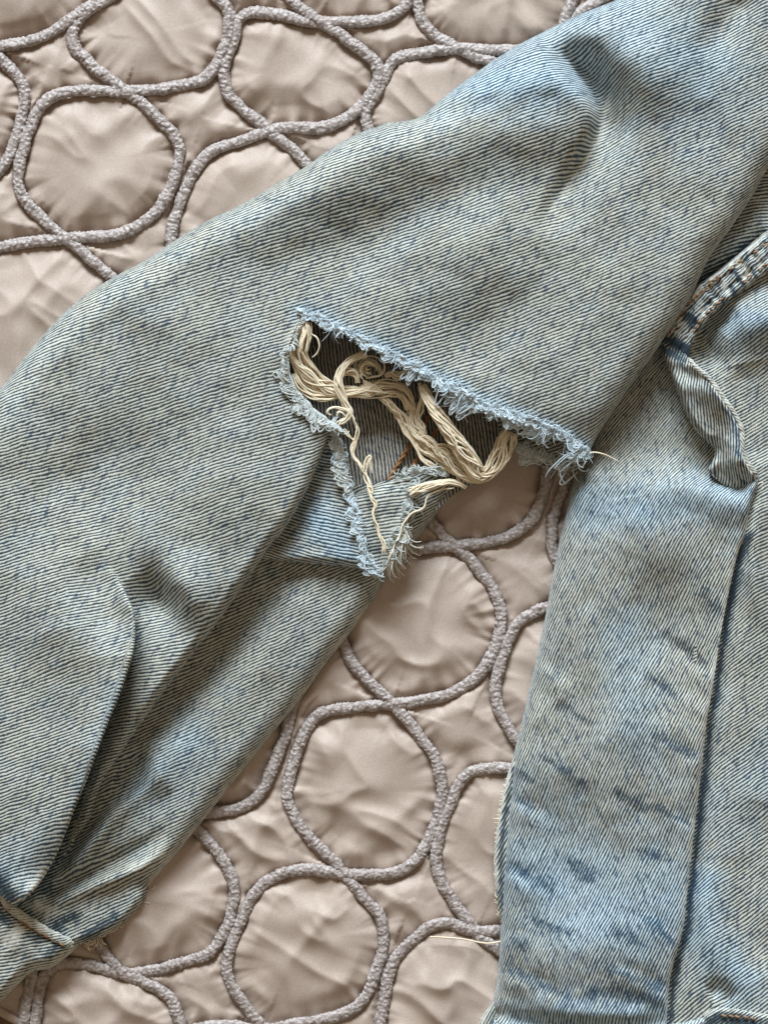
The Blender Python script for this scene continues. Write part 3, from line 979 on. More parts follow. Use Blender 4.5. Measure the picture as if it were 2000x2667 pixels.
def h9(X, Y):
    h = 74 + 6 * fbm(X / 200, Y / 200, 91)
    h += ridge(X, Y, r6([(1475, 60), (1180, 270), (1000, 420), (850, 640), (780, 740)]), 12, 34, 44)
    h += ridge(X, Y, r6([(1300, 560), (1120, 560), (1060, 660), (1100, 800), (1250, 900)]), [0, -30, -40, -30, 0], 36)
    h += ridge(X, Y, r6([(1160, 620), (1260, 620), (1475, 560)]), [0, 34, 50], 60)
    h += ridge(X, Y, r6([(1330, 850), (1400, 1200), (1460, 1500)]), -16, 70)
    h += ridge(X, Y, J7_R[3:], -34, 34)
    h += ridge(X, Y, [(1975, 1330), (1960, 1480), (1985, 1650)], [20, 26, 0], 26)
    h += ridge(X, Y, r5([(1400, 1400), (1390, 1600), (1450, 1800), (1550, 1950), (1620, 2000)]), [0, 16, 22, 16, 0], 50)
    h += ridge(X, Y, r5([(1659, 1150), (1560, 1600), (1640, 1900)]), -14, 60)
    h += ridge(X, Y, r5([(1400, 1980), (1450, 1950), (1500, 2010)]), -20, 22)
    return h


def wear_light9(X, Y):
    band = r6([(1475, 130), (1300, 260), (1180, 340), (1080, 420), (960, 540), (870, 660)])
    bl = blot(X, Y, J9_L, 10, .55, .6, 61) + blot(X, Y, r6([(1060, 480), (1010, 620)]), 12, .5, .5, 64) + blot(X, Y, J7_R[6:], 10, .4, .5, 62)
    ind = 0 * X
    ind = ind + blot(X, Y, [(q[0] + 10, q[1]) for q in J7_R[3:]], 10, 1.0, .4, 5)  # unfaded dye in the seam crease, deepened to paint its shadow
    blue = blot(X, Y, r6([(1250, 600), (1475, 600)]), 50, .9) + blot(X, Y, r5([(1400, 1500), (1400, 1750), (1560, 1950)]), 60, .9) + blot(X, Y, r5([(1500, 1200), (1659, 1000)]), 100, .4)  # first blot paints a cool highlight on the ridge
    return bl, ind, blue


panel("inner_fold_cloth",
      [('cut', [(2230, 60), (2230, 420), (2000, 640), (1850, 760), (1740, 930), (1660, 1000), (1600, 960), (1700, 760), (1900, 420), (2100, 120), (2230, 60)], 0, 0)],
      lambda X, Y: 58 + ridge(X, Y, r6([(1080, 330), (1250, 180), (1475, 20)]), -26, 30) + ridge(X, Y, r6([(1050, 280), (1200, 150), (1475, -120)]), 18, 50),
      lambda X, Y: (X, -Y - .55 * X + .0016 * (X - 1850) ** 2), st=5,
      wear_light=lambda X, Y: (0 * X, blot(X, Y, r6([(1020, 350), (1250, 190), (1475, 20)]), 12, .8), blot(X, Y, r6([(1080, 300), (1475, 20)]), 30, .6)))

panel("other_leg_front",
      [('roll', J7_L, 46, 20),
       ('cut', r5([(480, 2060), (520, 2200), (900, 2200), (1215, 2200)]), 0, 0),
       ('roll', J7_R[::-1], 16, 80),
       ('cut', [(1976, 1240), (1930, 1160), (1880, 1070), (1800, 970), (1760, 880), (1660, 960), (1560, 1090)], 0, 0)],
      h7, v7, wear_light=wear_light7, warp=(0.2, 0.18))

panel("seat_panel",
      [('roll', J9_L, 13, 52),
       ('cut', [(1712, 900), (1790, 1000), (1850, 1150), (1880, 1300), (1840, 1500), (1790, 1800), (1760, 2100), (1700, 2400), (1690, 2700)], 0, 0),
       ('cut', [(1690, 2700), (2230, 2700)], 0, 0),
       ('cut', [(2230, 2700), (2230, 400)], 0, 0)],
      h9, lambda X, Y: (X * .8 - .6 * Y, (-Y - .66 * X + .00006 * (Y - 1500) ** 2) * .93), wear_light=wear_light9, warp=(0.2, 0.22))

# the twisted strip with the side seam
J10_L = r6([(765, 735), (820, 860), (870, 980), (920, 1120), (980, 1240), (1050, 1330), (1118, 1390), (1125, 1450), (1095, 1540), (1180, 1625), (1290, 1665), (1370, 1640), (1405, 1595)])
J10_Rr = r6([(1412, 1575), (1345, 1490), (1312, 1400), (1306, 1280), (1262, 1180), (1180, 1060), (1100, 950), (1010, 872), (965, 815), (945, 775)])


def h10(X, Y):
    h = 112 + ridge(X, Y, J10_Rr, 30, 40) + 3 * fbm(X / 50, Y / 50, 14)
    h += ridge(X, Y, r6([(740, 720), (960, 790)]), [-12, -22], 22)
    h += ridge(X, Y, r6([(830, 860), (950, 920), (1080, 960)]), [-6, -20, -10], 22)
    h += ridge(X, Y, r6([(900, 990), (1000, 1000), (1150, 1080)]), [10, 14, 10], 30)
    h += ridge(X, Y, r6([(1120, 1400), (1220, 1440), (1300, 1420)]), [-26, -14, 0], 26)
    h += ridge(X, Y, r6([(1100, 1540), (1250, 1620), (1370, 1610)]), -30, 34)
    h += ridge(X, Y, r6([(1180, 1330), (1260, 1480), (1330, 1560)]), [0, 14, 6], 26)
    return h


panel("twisted_side_strip",
      [('roll', J10_L, 20, [62, 58, 50, 52, 66, 80]), ('roll', J10_Rr, 12, 92), ('cut', r6([(945, 775), (765, 735)]), 0, 0)],
      h10, lambda X, Y: (Y, X * 1.08 + .12 * Y + 10 * np.sin(Y / 70)), st=3, warp=(.3, .2),
      wear_light=lambda X, Y: (blot(X, Y, J10_Rr, 9, .6, .4, 3), blot(X, Y, r6([(800, 770), (940, 810)]), 14, .8, .7) + blot(X, Y, [(a - 12, b + 6) for a, b in J10_Rr[1:7]], 5, .6), blot(X, Y, r6([(1250, 1150), (1300, 1400)]), 20, .6)))
denim_rope("side_seam", J10_Rr[:-1][::-1], 6.0, [136, 140, 140, 138, 132, 118], seed=31, bleach=.3, flat=.55)

# felled seam with two rows of stitching, running down into the strip
FS_O = r6([(1700, -160), (1475, 8), (1300, 138), (1180, 238), (1080, 308), (1000, 372), (900, 520), (800, 680), (752, 748)])
FS_I = r6([(965, 822), (985, 730), (1040, 630), (1100, 550), (1180, 485), (1300, 392), (1475, 262), (1700, 90)])
FS_C = r6([(1700, -40), (1475, 130), (1300, 265), (1180, 360), (1090, 430), (1020, 510), (940, 640), (870, 780)])


def fs_arc(X, Y):
    d, t, sd, _, _ = pdist(X, Y, catmull(FS_C, 6))
    return d, t * 620.0, sd


def h_fs(X, Y):
    d, s_, sd = fs_arc(X, Y)
    return 110 - 12 * np.clip((s_ - 480) / 120, 0, 1) + 4.5 * vnoise(s_ / 17.0, sd / 90.0, 15) + 3 * fbm(X / 30, Y / 30, 16) - 5 * np.exp(-((sd + 14) / 5) ** 2) - 5 * np.exp(-((sd - 16) / 5) ** 2)


def wear_fs(X, Y):
    d, s_, sd = fs_arc(X, Y)
    n = vnoise(s_ / 19.0 + .25 * sd / 19.0, sd / 60.0, 17) + .5 * vnoise(s_ / 8.0, sd / 14.0, 18)
    e = blot(X, Y, FS_O, 9, .9, .4, 3)
    return e + np.clip(-n, 0, 1) * .5, np.clip(np.clip(n * 1.3 - .1, 0, 1) * (1 - e) * .9 + .9 * np.exp(-((s_ - 590) / 30) ** 2) * (1 - .5 * e), 0, 1), .25 + 0 * X


panel("felled_seam",
      [('roll', FS_O, 9, 62), ('cut', [FS_O[-1], r6([(860, 800)])[0], FS_I[0]], 0, 0), ('roll', FS_I, 9, 84), ('cut', [FS_I[-1], FS_O[0]], 0, 0)],
      h_fs, lambda X, Y: (X * .8 - .6 * Y, (-Y - .95 * X) * .85), st=3, wear_light=wear_fs, warp=(.4, .4))

# hem bands along the bottom edge
panel("leg_hem",
      [('roll', r5([(470, 2075), (540, 2118), (700, 2135), (900, 2140), (1100, 2135), (1215, 2105), (1300, 2092), (1375, 2072)]), 14, 66), ('cut', r5([(1375, 2072), (1400, 2250), (460, 2250), (470, 2075)]), 0, 0)],
      lambda X, Y: 100 + 3 * fbm(X / 60, Y / 60, 5), lambda X, Y: (Y, X + .45 * Y), st=4,
      wear_light=lambda X, Y: (.15 + 0 * X, 0 * X, .5 + 0 * X))
HEM2 = r5([(1372, 2085), (1385, 2055), (1430, 2030), (1500, 2030), (1580, 2044), (1700, 2060), (2030, 2090)])
panel("seat_hem",
      [('roll', HEM2, 14, 60), ('cut', r5([(2030, 2090), (2030, 2300), (1380, 2300), (1372, 2085)]), 0, 0)],
      lambda X, Y: 108 + 3 * fbm(X / 60, Y / 60, 6), lambda X, Y: (X, -Y - .7 * X), st=4,
      wear_light=lambda X, Y: (blot(X, Y, HEM2, 8, .5), blot(X, Y, [(a, b + 34) for a, b in HEM2], 20, .8, .6), 0 * X))


# ---------------------------------------------------------------- stitching
def stitches(name, pts, zf, mat, pitch=19, length=13, rad=3.0, jit=2.0, skip=0.0, parent=jeans):
    c = resample(catmull(pts, 8), 1.0)
    n = len(c)
    t = np.gradient(c, axis=0)
    t /= np.linalg.norm(t, axis=1)[:, None]
    par = empty(name, (0, 0, 0), parent)
    s = 4
    while s + length < n:
        if random.random() >= skip:
            k = int(s)
            q = []
            off = random.uniform(-jit, jit)
            for u in np.linspace(0, 1, 6):
                i = min(n - 1, int(k + u * length))
                nx, ny = -t[i, 1], t[i, 0]
                z = np.interp(i / n, np.linspace(0, 1, len(zf)), zf) + 3.2 * math.sin(math.pi * u) - 1.5
                q.append((c[i, 0] + nx * (off + (u - .5) * 4), c[i, 1] + ny * (off + (u - .5) * 4), z))
            v, fc = tubes([np.array(q)], rad * np.array([.5, .9, 1, 1, .9, .5]), 6)
            mesh_obj("stitch", v, fc, mat, par)
        s += pitch * random.uniform(.85, 1.15)
    return par


stitches("stitch_row", r6([(1475, 75), (1300, 198), (1150, 305), (1050, 392), (945, 490), (880, 600), (830, 690)]), [113, 113, 113, 113], M_ORANGE, pitch=16, length=12, rad=2.6, skip=.12)
stitches("stitch_row", r6([(1475, 205), (1350, 300), (1220, 402), (1140, 475), (1050, 560), (985, 660)]), [112, 112, 112], M_ORANGE, pitch=16, length=12, rad=2.6, skip=.2)
stitches("stitch_row", r5([(1450, 2064), (1540, 2070), (1640, 2084)]), [111, 111], M_ORANGE, skip=.1)
stitches("stitch_row", rh([(20, 860), (120, 960), (250, 1040), (400, 1130), (600, 1215)]), [98, 98, 94], M_BROWN, pitch=15, skip=.15)


def twist_pair(name, pts, z, mat, rad=2.6):
    c = resample(catmull(pts, 8), 2.0)
    s = np.arange(len(c)) * 2.0
    t = np.gradient(c, axis=0)
    t /= np.linalg.norm(t, axis=1)[:, None]
    ls = []
    for ph in (0, math.pi):
        o = 2.4 * np.sin(s / 7 + ph)
        ls.append(np.column_stack([c[:, 0] - t[:, 1] * o, c[:, 1] + t[:, 0] * o, z + 2.2 * np.cos(s / 7 + ph)]))
    v, fc = tubes(ls, rad, 6)
    return mesh_obj(name, v, fc, mat, jeans)


twist_pair("inside_stitching", r1([(1035, 1560), (1100, 1450), (1180, 1320), (1260, 1220), (1340, 1080), (1390, 990)]), 60, M_BROWN, 3.2)
twist_pair("inside_stitching", r1([(1210, 1500), (1260, 1410), (1320, 1320), (1380, 1240), (1460, 1100)]), 60, M_BROWN, 3.2)

# ---------------------------------------------------------------- loose weft yarn in the tear


def thread(par, line, rad, mat=M_CREAM, name="thread"):
    n = len(line)
    r = rad * np.clip(np.minimum(np.arange(n) + 1, np.arange(n)[::-1] + 1) / 3.0, .5, 1)
    v, fc = tubes([line], r, 7)
    return mesh_obj(name, v, fc, mat, par)


def bundle(pts, widths, zs, n, rad=3.2, twist=0.6, wav=1.0, seed=0, depth=.6, label=None, fray=0.0):
    """a hank of loose yarn: n strands wandering round a common path"""
    r_ = np.random.default_rng(100 + seed)
    c = catmull(pts, 10)
    ln = np.linalg.norm(np.diff(c, axis=0), axis=1).sum()
    c = resample(c, 6.0)
    m = len(c)
    s = np.linspace(0, 1, m)
    t = np.gradient(c, axis=0)
    t /= np.linalg.norm(t, axis=1)[:, None] + 1e-9
    nrm = np.stack([-t[:, 1], t[:, 0]], 1)
    w = np.interp(s, np.linspace(0, 1, len(widths)), widths)
    z0 = np.interp(s, np.linspace(0, 1, len(zs)), zs)
    par = empty("thread_bundle", (0, 0, 0), jeans)
    if n > 3:
        n, rad, wav = int(n * 1.8), rad * .66, wav * 1.9
    else:
        rad, wav = rad * .78, wav * 1.6
    if label: par["label"] = label
    for k in range(n):
        a0 = 2 * math.pi * (k + r_.uniform(-.3, .3)) / n
        rr = math.sqrt(r_.uniform(.15, 1))
        a = a0 + twist * 2 * math.pi * s * ln / 300 + 1.5 * vnoise(s * ln / 90, np.full(m, k * 1.7), seed)
        off = w * rr * np.cos(a) + wav * 2.2 * vnoise(s * ln / 22, np.full(m, k * 3.1), seed + 2)
        dz = w * rr * np.sin(a) * depth + wav * 1.5 * vnoise(s * ln / 26, np.full(m, k * 2.3), seed + 4)
        i0 = int(r_.uniform(0, fray) * m)
        i1 = m - int(r_.uniform(0, fray) * m)
        l = np.column_stack([c[:, 0] + nrm[:, 0] * off, c[:, 1] + nrm[:, 1] * off, z0 + dz])[i0:i1]
        thread(par, l, rad * r_.uniform(.8, 1.15))
    return par


# thick hank hugging the left end of the hole
bundle(r1([(320, 190), (300, 300), (262, 400), (250, 470), (300, 580), (390, 690), (500, 762), (640, 800), (800, 802), (900, 780)]),
       [16, 22, 25, 24, 26, 24, 20, 15, 14, 16], [168, 166, 160, 152, 142, 132, 126, 120, 118, 118], 17, 4.0, .35, .5, 1)
bundle(r1([(215, 640), (260, 745), (350, 822), (480, 850), (620, 832), (760, 815)]), [9, 11, 12, 10, 8, 8], [150, 148, 140, 128, 120, 114], 6, 3.6, .25, .6, 2)
bundle(r1([(780, 810), (900, 780), (1040, 765), (1150, 795), (1210, 880), (1232, 970), (1200, 960)]), [14, 22, 24, 20, 16, 14, 10], [116, 114, 112, 106, 98, 90, 84], 12, 3.4, .3, .9, 3)
# knot-like coil
par = empty("thread_coil", (0, 0, 0), jeans)
for k in range(9):
    r0 = 6 + 3.6 * k
    a = np.linspace(0.6 + .25 * k, 0.6 + .25 * k + math.pi * (1.35 + .05 * k), 34)
    cx, cy = r1([(868, 596)])[0]
    rr = r0 * (1 + .30 * vnoise(a * 1.3, a * 0 + k, 7))
    cx, cy = cx + random.uniform(-4, 4), cy + random.uniform(-4, 4)
    l = np.column_stack([cx + rr * np.cos(a) * 1.02, cy + rr * np.sin(a) * .85, 128 + 12 * np.sin(a * .9 + k) - k * 1.1])
    tail = r1([(870 + 14 * (k - 4), 690 + 6 * k), (890 + 12 * (k - 4), 760), (960 + 10 * (k - 4), 790 + 3 * k)])
    l = l[::-1] if k % 2 else l
    thread(par, resample(l, 5), 2.7)
    tl = catmull([(x, y, zz) for (x, y), zz in zip(tail, (126, 122, 116))], 8)
    thread(par, tl, 2.7)
# hanging vertical strand
bundle(r1([(850, 470), (730, 515), (645, 585), (600, 680), (612, 790), (655, 890), (700, 960), (712, 1010)]), [10, 9, 9, 11, 13, 11, 8, 5], [140, 142, 146, 148, 148, 142, 136, 132], 8, 3.6, .45, .7, 4)
bundle(r1([(700, 960), (742, 1050), (776, 1130), (742, 1230), (730, 1320), (775, 1410), (820, 1500), (858, 1600), (890, 1680)]) + r8([(590, 430), (615, 545), (660, 600), (632, 700), (680, 860), (735, 1000), (740, 1075)]),
       [5, 4, 4, 5, 6, 4, 4, 4, 4, 4, 4, 4, 5], [132, 128, 124, 122, 122, 122, 124, 128, 130, 132, 132, 132, 130], 3, 3.5, .5, 1.2, 5)
bundle(r1([(655, 1120), (700, 1190), (740, 1240), (720, 1320), (740, 1390), (790, 1430)]), [3, 4, 4, 5, 4, 3], [130, 128, 126, 124, 124, 124], 2, 3.2, .4, 1, 6)
bundle(r1([(600, 690), (640, 640), (700, 622), (755, 650), (770, 720)]), [6, 8, 8, 6, 5], [140, 142, 138, 132, 128], 5, 3.2, .3, 1, 7)
bundle(r1([(390, 1030), (470, 1070), (580, 1080), (665, 1040), (700, 980), (690, 930)]), [5, 7, 7, 7, 6, 4], [142, 140, 136, 134, 134, 136], 5, 3.2, .3, .9, 8)
bundle(r1([(540, 1000), (505, 985), (520, 950), (600, 935), (690, 965), (740, 1040)]), [1, 2, 2, 2, 2, 2], [138, 140, 142, 142, 138, 132], 2, 3.0, .4, .8, 9)
bundle(r1([(585, 1010), (600, 965), (640, 975), (665, 1010)]), [2, 3, 3, 2], [138, 142, 140, 136], 2, 3.0, .4, .8, 10)
# runs across the hole to the right
bundle(r1([(960, 850), (1030, 890), (1090, 960), (1180, 1050), (1270, 1170), (1330, 1280), (1430, 1350), (1540, 1430), (1640, 1500)]), [6, 9, 11, 11, 13, 13, 12, 12, 10],
       [108, 102, 94, 88, 86, 86, 88, 92, 96], 9, 3.4, .3, 1.2, 11)
bundle(r1([(1240, 900), (1260, 1000), (1250, 1080), (1290, 1170), (1370, 1230), (1480, 1290), (1600, 1340), (1680, 1400)]), [9, 12, 14, 14, 12, 12, 12, 10], [92, 90, 90, 92, 94, 96, 98, 100], 9, 3.4, .3, 1.4, 12)
bundle(r1([(1310, 720), (1335, 820), (1310, 930), (1290, 1030), (1320, 1120), (1330, 1190)]), [6, 7, 8, 9, 9, 8], [116, 112, 104, 98, 96, 96], 6, 3.3, .4, 1.2, 13)
bundle(r1([(1090, 1010), (1140, 1060), (1180, 1150), (1250, 1230), (1310, 1350), (1400, 1430), (1520, 1470), (1620, 1420)]), [2, 3, 4, 5, 6, 6, 6, 5], [92, 90, 90, 90, 90, 92, 94, 96], 4, 3.2, .3, 1.2, 14)
bundle(r1([(1330, 1180), (1400, 1220), (1480, 1330), (1560, 1420), (1630, 1500), (1680, 1560)]), [6, 8, 9, 10, 10, 8], [98, 100, 100, 100, 98, 96], 6, 3.3, .3, 1.4, 15)
bundle(r1([(1420, 1280), (1500, 1260), (1580, 1300), (1560, 1360), (1480, 1350), (1440, 1300)]), [3, 4, 5, 4, 4, 3], [102, 106, 106, 104, 102, 100], 3, 3.0, .3, 1, 16)
bundle(r1([(1240, 640), (1180, 640), (1120, 670), (1060, 640), (1000, 660)]), [10, 12, 12, 8, 6], [120, 118, 116, 116, 116], 6, 3.3, .3, 1.2, 17)
# twisted rope, bending back at the right end of the hole
bundle(r3([(745, 420), (790, 510), (845, 600), (900, 680), (945, 745), (975, 795), (1000, 815)]), [10, 13, 17, 21, 24, 24, 20], [142, 146, 148, 144, 136, 124, 112], 15, 4.0, .55, .5, 18)
bundle(r3([(930, 790), (985, 815), (1040, 790), (1080, 730), (1105, 670), (1125, 620)]), [12, 16, 20, 26, 26, 22], [104, 104, 104, 106, 112, 120], 15, 3.6, .15, .9, 19)
bundle(r3([(830, 700), (880, 760), (930, 810), (975, 825), (1030, 800)]), [14, 17, 14, 12, 10], [108, 108, 104, 100, 98], 10, 3.4, .25, 1.2, 20)
# combed yarn below it, and the single end
bundle(r3([(692, 890), (740, 868), (800, 852), (860, 840), (905, 845), (935, 862)]), [17, 15, 13, 10, 8, 5], [112, 112, 110, 106, 100, 92], 8, 3.4, .05, .7, 21)
bundle(r3([(600, 1190), (650, 1060), (668, 1012), (705, 975), (750, 952), (772, 900), (830, 872), (880, 860)]), [2, 2, 1, 1, 1, 1, 2, 2], [108, 110, 112, 112, 110, 108, 104, 100], 1, 3.2, .2, 1, 22)
bundle(r1([(370, 290), (425, 330), (442, 400), (420, 470), (380, 505)]), [2, 2, 2, 2, 2], [168, 172, 170, 164, 156], 1, 3.4, .1, .5, 23)
bundle(r1([(830, 1480), (850, 1380), (880, 1350), (875, 1420), (890, 1500)]), [2, 3, 4, 3, 2], [124, 124, 124, 122, 120], 3, 3.0, .2, 1, 24)
# single ends that stick out
bundle([(1522, 1186), (1538, 1180), (1556, 1179), (1584, 1188), (1612, 1203)], [1, 1, .6, .6, .4], [128, 134, 134, 122, 112], 1, 3.0, .1, .4, 25)
bundle([(1972, 1262), (1980, 1256), (1988, 1258)], [2, 2, 2], [116, 118, 116], 2, 3, .1, .5, 26)


def fringe(name, pts, zs, n, lo, hi, ang, spread, curl, mat, rad=2.6, seed=0, parent=jeans, back=4, rise=4):
    """frayed cut edge: n short curling fibres; ang = heading off the edge normal (+ = right hand of travel)"""
    r_ = np.random.default_rng(500 + seed)
    c = resample(catmull(pts, 8), 2.0)
    m = len(c)
    t = np.gradient(c, axis=0)
    t /= np.linalg.norm(t, axis=1)[:, None]
    Zc = zs(c[:, 0], c[:, 1]) if callable(zs) else None
    lines, rads = [], []
    for k in range(n):
        q = r_.uniform(0, 1)
        i = int(q * (m - 1))
        z = 0 if callable(zs) else np.interp(q, np.linspace(0, 1, len(zs)), zs)
        base = math.atan2(t[i, 1], t[i, 0]) + math.pi / 2     # right hand of travel
        clump = float(vnoise(np.array([q * m / 13.0]), np.array([seed * 1.0]), 3)[0])
        h = base + math.radians(ang) + 1.3 * clump * spread + r_.normal(0, spread * .14)
        L = r_.uniform(lo * .7, hi * 1.2) * (1 + .75 * float(vnoise(np.array([q * m / 17.0]), np.array([seed + 5.0]), 4)[0]))
        kk = r_.normal(0, curl * .35) + curl * 2.0 * float(vnoise(np.array([q * m / 8.0]), np.array([seed + 9.0]), 5)[0])
        K = 13
        st = L / K
        x, y = c[i] - back * np.array([math.cos(base), math.sin(base)]) + r_.normal(0, 2.0, 2)
        if callable(zs):
            z = Zc[i]
        zz = z + r_.uniform(-2, 3)
        l = [(x, y, zz)]
        vz = r_.normal(rise, 3)
        for j in range(K):
            h += kk * st / 10 * (1 + .8 * j / K) + r_.normal(0, .05)
            x += st * math.cos(h)
            y += st * math.sin(h)
            zz += vz * st / 12
            vz -= 12.0 / K * .7
            l.append((x, y, zz))
        lines.append(np.array(l))
        rads.append(rad * r_.uniform(.6, 1.1) * np.interp(np.linspace(0, 1, K + 1), [0, .7, 1], [1, .95, .55]))
    v, fc = tubes(lines, [r * .85 for r in rads], 5)
    o = mesh_obj(name, v, fc, mat, parent)
    o["kind"] = "stuff"
    return o


def loops(name, pts, zs, n, a_lo, a_hi, b_lo, b_hi, side, mat, rad=2.8, seed=0, slant=.6, back=5, drop=0.0):
    """pulled weft loops along a cut edge; side +1 = right hand of travel"""
    r_ = np.random.default_rng(900 + seed)
    c = resample(catmull(pts, 8), 2.0)
    m = len(c)
    t = np.gradient(c, axis=0)
    t /= np.linalg.norm(t, axis=1)[:, None]
    Zc = zs(c[:, 0], c[:, 1]) if callable(zs) else np.interp(np.linspace(0, 1, m), np.linspace(0, 1, len(zs)), zs)
    lines, rads = [], []
    for k in range(n):
        i = int(r_.uniform(0, m - 1))
        if vnoise(np.array([i / 21.0]), np.array([seed + 30.0]), 6)[0] < -.15 and r_.uniform() < .7:
            continue
        cl = float(vnoise(np.array([i / 16.0]), np.array([seed * 2.0]), 3)[0])
        cl2 = float(vnoise(np.array([i / 12.0]), np.array([seed * 2.0 + 6]), 5)[0])
        tx, ty = t[i]
        ox, oy = -ty * side, tx * side
        ang = slant * cl + r_.normal(0, .12)
        ca, sa = math.cos(ang), math.sin(ang)
        dx, dy = ox * ca - oy * sa, ox * sa + oy * ca
        A = r_.uniform(a_lo, a_hi) * (1 + .75 * cl2)
        B = r_.uniform(b_lo, b_hi) * (1 if cl > -.15 else -1)
        th = np.linspace(0, math.pi * r_.uniform(.75, 1.15), 13)
        w = 2.0 * fbm(th * 1.3, th * 0 + k * .7, seed, 2)
        X = c[i, 0] - ox * back + dx * (A * np.sin(th) + w) + tx * B * (1 - np.cos(th)) / 2
        Y = c[i, 1] - oy * back + dy * (A * np.sin(th) + w) + ty * B * (1 - np.cos(th)) / 2
        Z = Zc[i] + r_.uniform(-3, 4) + 5 * np.sin(th * .9) - drop * A * np.sin(th)
        lines.append(np.column_stack([X, Y, Z]))
        rads.append(rad * r_.uniform(.75, 1.15) * np.interp(np.linspace(0, 1, 13), [0, .8, 1], [1, 1, .6]))
    v, fc = tubes(lines, [r * .78 for r in rads], 6)
    o = mesh_obj(name, v, fc, mat, jeans)
    o["kind"] = "stuff"
    return o


# travel along TEAR_UP runs from the right tip to the upper left: hole is on the left hand
def lip(X, Y): return h1(X, Y) + 2
def lip_lo(X, Y): return h1(X, Y) + 5


def edge_roll(pts, rad, zf, mat, seed):
    """felted core of a frayed edge"""
    c = resample(catmull(pts, 8), 3)
    k = np.arange(len(c))
    s_ = k * 3.0
    r = rad * (1 + .35 * fbm(s_ / 16, s_ * 0, seed, 3)) * np.clip(np.minimum(k, k[::-1]) / 5, .3, 1)
    z = zf(c[:, 0], c[:, 1]) if callable(zf) else np.interp(k / len(c), np.linspace(0, 1, len(zf)), zf)
    n2 = np.stack([fbm(s_ / 18, s_ * 0, seed + 1, 2), fbm(s_ / 18, s_ * 0 + 4, seed + 2, 2)], 1) * 3
    v, fc = tubes([np.column_stack([c + n2, z])], r, 10, .8)
    return mesh_obj("edge_roll", v, fc, mat, jeans)


edge_roll(TEAR_UP, 5.5, lambda X, Y: h1(X, Y) - 5, M_FRAY, 201)
edge_roll(r3([(362, 600), (385, 700), (405, 800), (432, 900), (462, 1000), (476, 1080), (505, 1170), (552, 1238)]), 10, [140, 134, 130, 128, 126, 122, 112], M_FRAY, 205)
edge_roll(r1([(150, 470), (165, 600), (190, 700), (238, 795), (330, 890), (430, 990), (540, 1068), (620, 1115)]), 4.5, lambda X, Y: h1(X, Y) - 1, M_FRAYD, 209)
loops("frayed_edge", TEAR_UP[3:], lip, 430, 8, 24, 6, 22, -1, M_FRAY, 2.6, 1, 1.1)
loops("frayed_edge", TEAR_UP[2:], lip_lo, 130, 5, 15, 6, 20, 1, M_FRAY, 2.1, 2, 1.4, back=0)
fringe("frayed_edge", TEAR_UP[::-1], lip, 520, 12, 32, 0, 1.6, 1.0, M_FRAY, 1.0, 51, rise=5)
fringe("frayed_edge", TEAR_UP, lip_lo, 320, 8, 22, 0, 1.6, 1.0, M_FRAY, 0.9, 52, rise=4, back=2)
loops("frayed_edge", TEAR_UP[1:5], lip, 130, 20, 46, 8, 26, -1, M_FRAY, 2.7, 3, .8, drop=.2)
loops("frayed_edge", TEAR_UP[4:9], lip, 80, 20, 50, 6, 22, -1, M_FRAY, 2.6, 4, .9, drop=.25)
fringe("frayed_edge", TEAR_UP[::-1], lip, 420, 10, 26, 0, 1.3, 1.2, M_FRAY, 1.6, 1, rise=4)
fringe("frayed_edge", TEAR_UP[4:8], lip, 90, 34, 62, 195, .7, .9, M_FRAY, 2.3, 2, rise=0)
fringe("frayed_edge", TEAR_UP[1:4], lip, 110, 30, 58, 165, .7, .9, M_FRAY, 2.3, 3, rise=0)
# lower lip, left end of the hole: curls lying back on the cloth
LOW = r1([(140, 450), (150, 560), (170, 680), (225, 790), (320, 890), (420, 990), (530, 1070), (620, 1115)])
loops("frayed_edge", LOW, lip_lo, 130, 12, 32, 10, 30, 1, M_FRAYD, 2.4, 5, 1.3, back=0)
fringe("frayed_edge", LOW, lip_lo, 150, 18, 40, -10, .9, 1.3, M_FRAYD, 2.0, 4, back=-2, rise=3)
fringe("frayed_edge", TEAR_LO[:5], lip, 90, 8, 18, 180, .7, .6, M_FRAYD, 2.1, 5)
# edge of the folded flap: rolled, thick
loops("frayed_edge", r3([(362, 600), (385, 700), (405, 800), (432, 900), (462, 1000), (476, 1080), (505, 1170), (552, 1240)]), [142, 136, 132, 130, 128, 124, 114], 330, 10, 26, 10, 30, 1, M_FRAY, 2.8, 6, 1.3, back=10)
loops("frayed_edge", r3([(362, 600), (385, 700), (405, 800), (432, 900), (462, 1000), (476, 1080), (505, 1170), (552, 1240)])[:4], [144, 138, 134], 130, 12, 28, 10, 30, 1, M_FRAYD, 2.6, 7, 1.2, back=8)
fringe("frayed_edge", r3([(362, 600), (385, 700), (405, 800), (432, 900), (462, 1000), (476, 1080), (505, 1170), (552, 1240)]), [140, 134, 130, 128, 126, 122, 112], 160, 14, 30, 0, 1.4, 1.6, M_FRAY, 2.0, 6, back=6, rise=4)
fringe("frayed_edge", r3([(535, 1215), (556, 1238)]), [114, 110], 14, 26, 40, -60, .4, .8, M_FRAY, 3.0, 81, back=2, rise=0)
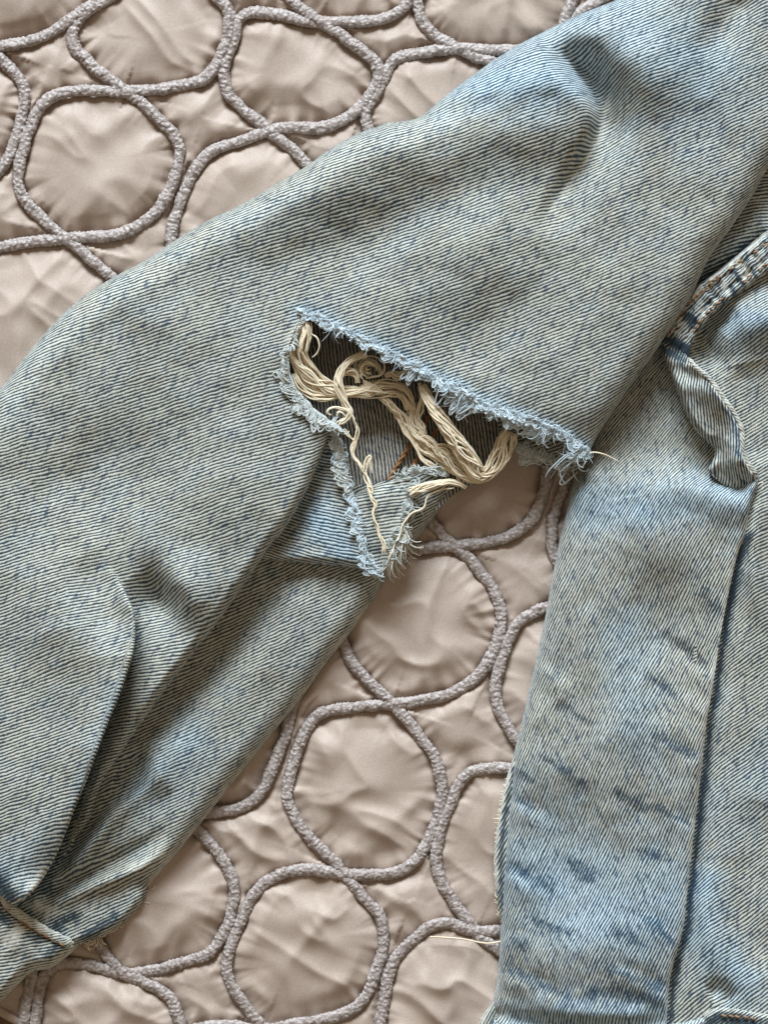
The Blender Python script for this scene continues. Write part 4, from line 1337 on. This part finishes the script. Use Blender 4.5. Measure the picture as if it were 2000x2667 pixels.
# torn tongue
fringe("frayed_edge", r3([(702, 840), (694, 910), (684, 970), (655, 1062), (618, 1130), (590, 1195)])[::-1], [104, 104, 104, 104], 300, 18, 40, 35, .5, 1.2, M_FRAYD, 2.5, 9, rise=1)
fringe("frayed_edge", r3([(690, 1010), (668, 1090), (640, 1150), (600, 1195)])[::-1], [104, 104], 110, 22, 44, 80, .3, .12, M_FRAYC, 2.0, 10, rise=-2)
fringe("frayed_edge", r3([(640, 824), (705, 808), (780, 800), (860, 812)]), [98, 102, 96, 90], 170, 16, 36, 180, .9, 1.1, M_FRAYD, 2.3, 11)
# frayed edge of the back of the leg under the tip
fringe("frayed_edge", r3([(1110, 660), (1180, 700), (1280, 745), (1400, 790)]), [96, 94, 92, 90], 110, 28, 56, 0, .7, 1.1, M_FRAYD, 2.2, 12, back=16, rise=0)
loops("frayed_edge", r3([(1110, 660), (1180, 700), (1280, 745), (1400, 790)]), [96, 94, 92, 90], 110, 22, 48, 10, 30, 1, M_FRAYD, 2.6, 8, .8, back=12)
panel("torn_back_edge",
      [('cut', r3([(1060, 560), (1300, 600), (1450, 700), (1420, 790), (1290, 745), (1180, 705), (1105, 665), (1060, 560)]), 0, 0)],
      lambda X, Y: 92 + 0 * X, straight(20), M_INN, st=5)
# wispy hem edge lower left
fringe("frayed_edge", rh([(1310, 690), (1150, 820), (1060, 960), (960, 1040), (840, 1110), (720, 1160)]), [26, 26, 28, 34], 150, 8, 20, 180, .9, 1.0, M_CREAM, 1.6, 13)
fringe("frayed_edge", r5([(540, 1000), (503, 1150), (476, 1350), (480, 1520), (500, 1640)]), [44, 44, 44], 120, 4, 10, 0, 1.0, 1.0, M_CREAM, 1.5, 14)

# loose thread lying on the bedspread beside the other leg
lt = resample(catmull([(1120, 2440, 34), (1160, 2442, 36), (1205, 2446, 36), (1250, 2455, 34), (1275, 2457, 36), (1305, 2452, 40)], 8), 4)
v_, f_ = tubes([lt], 2.4, 7)
tag(mesh_obj("loose_thread", v_, f_, M_CREAM), "single cream loose thread lying across the bedspread cord beside the leg", "thread")
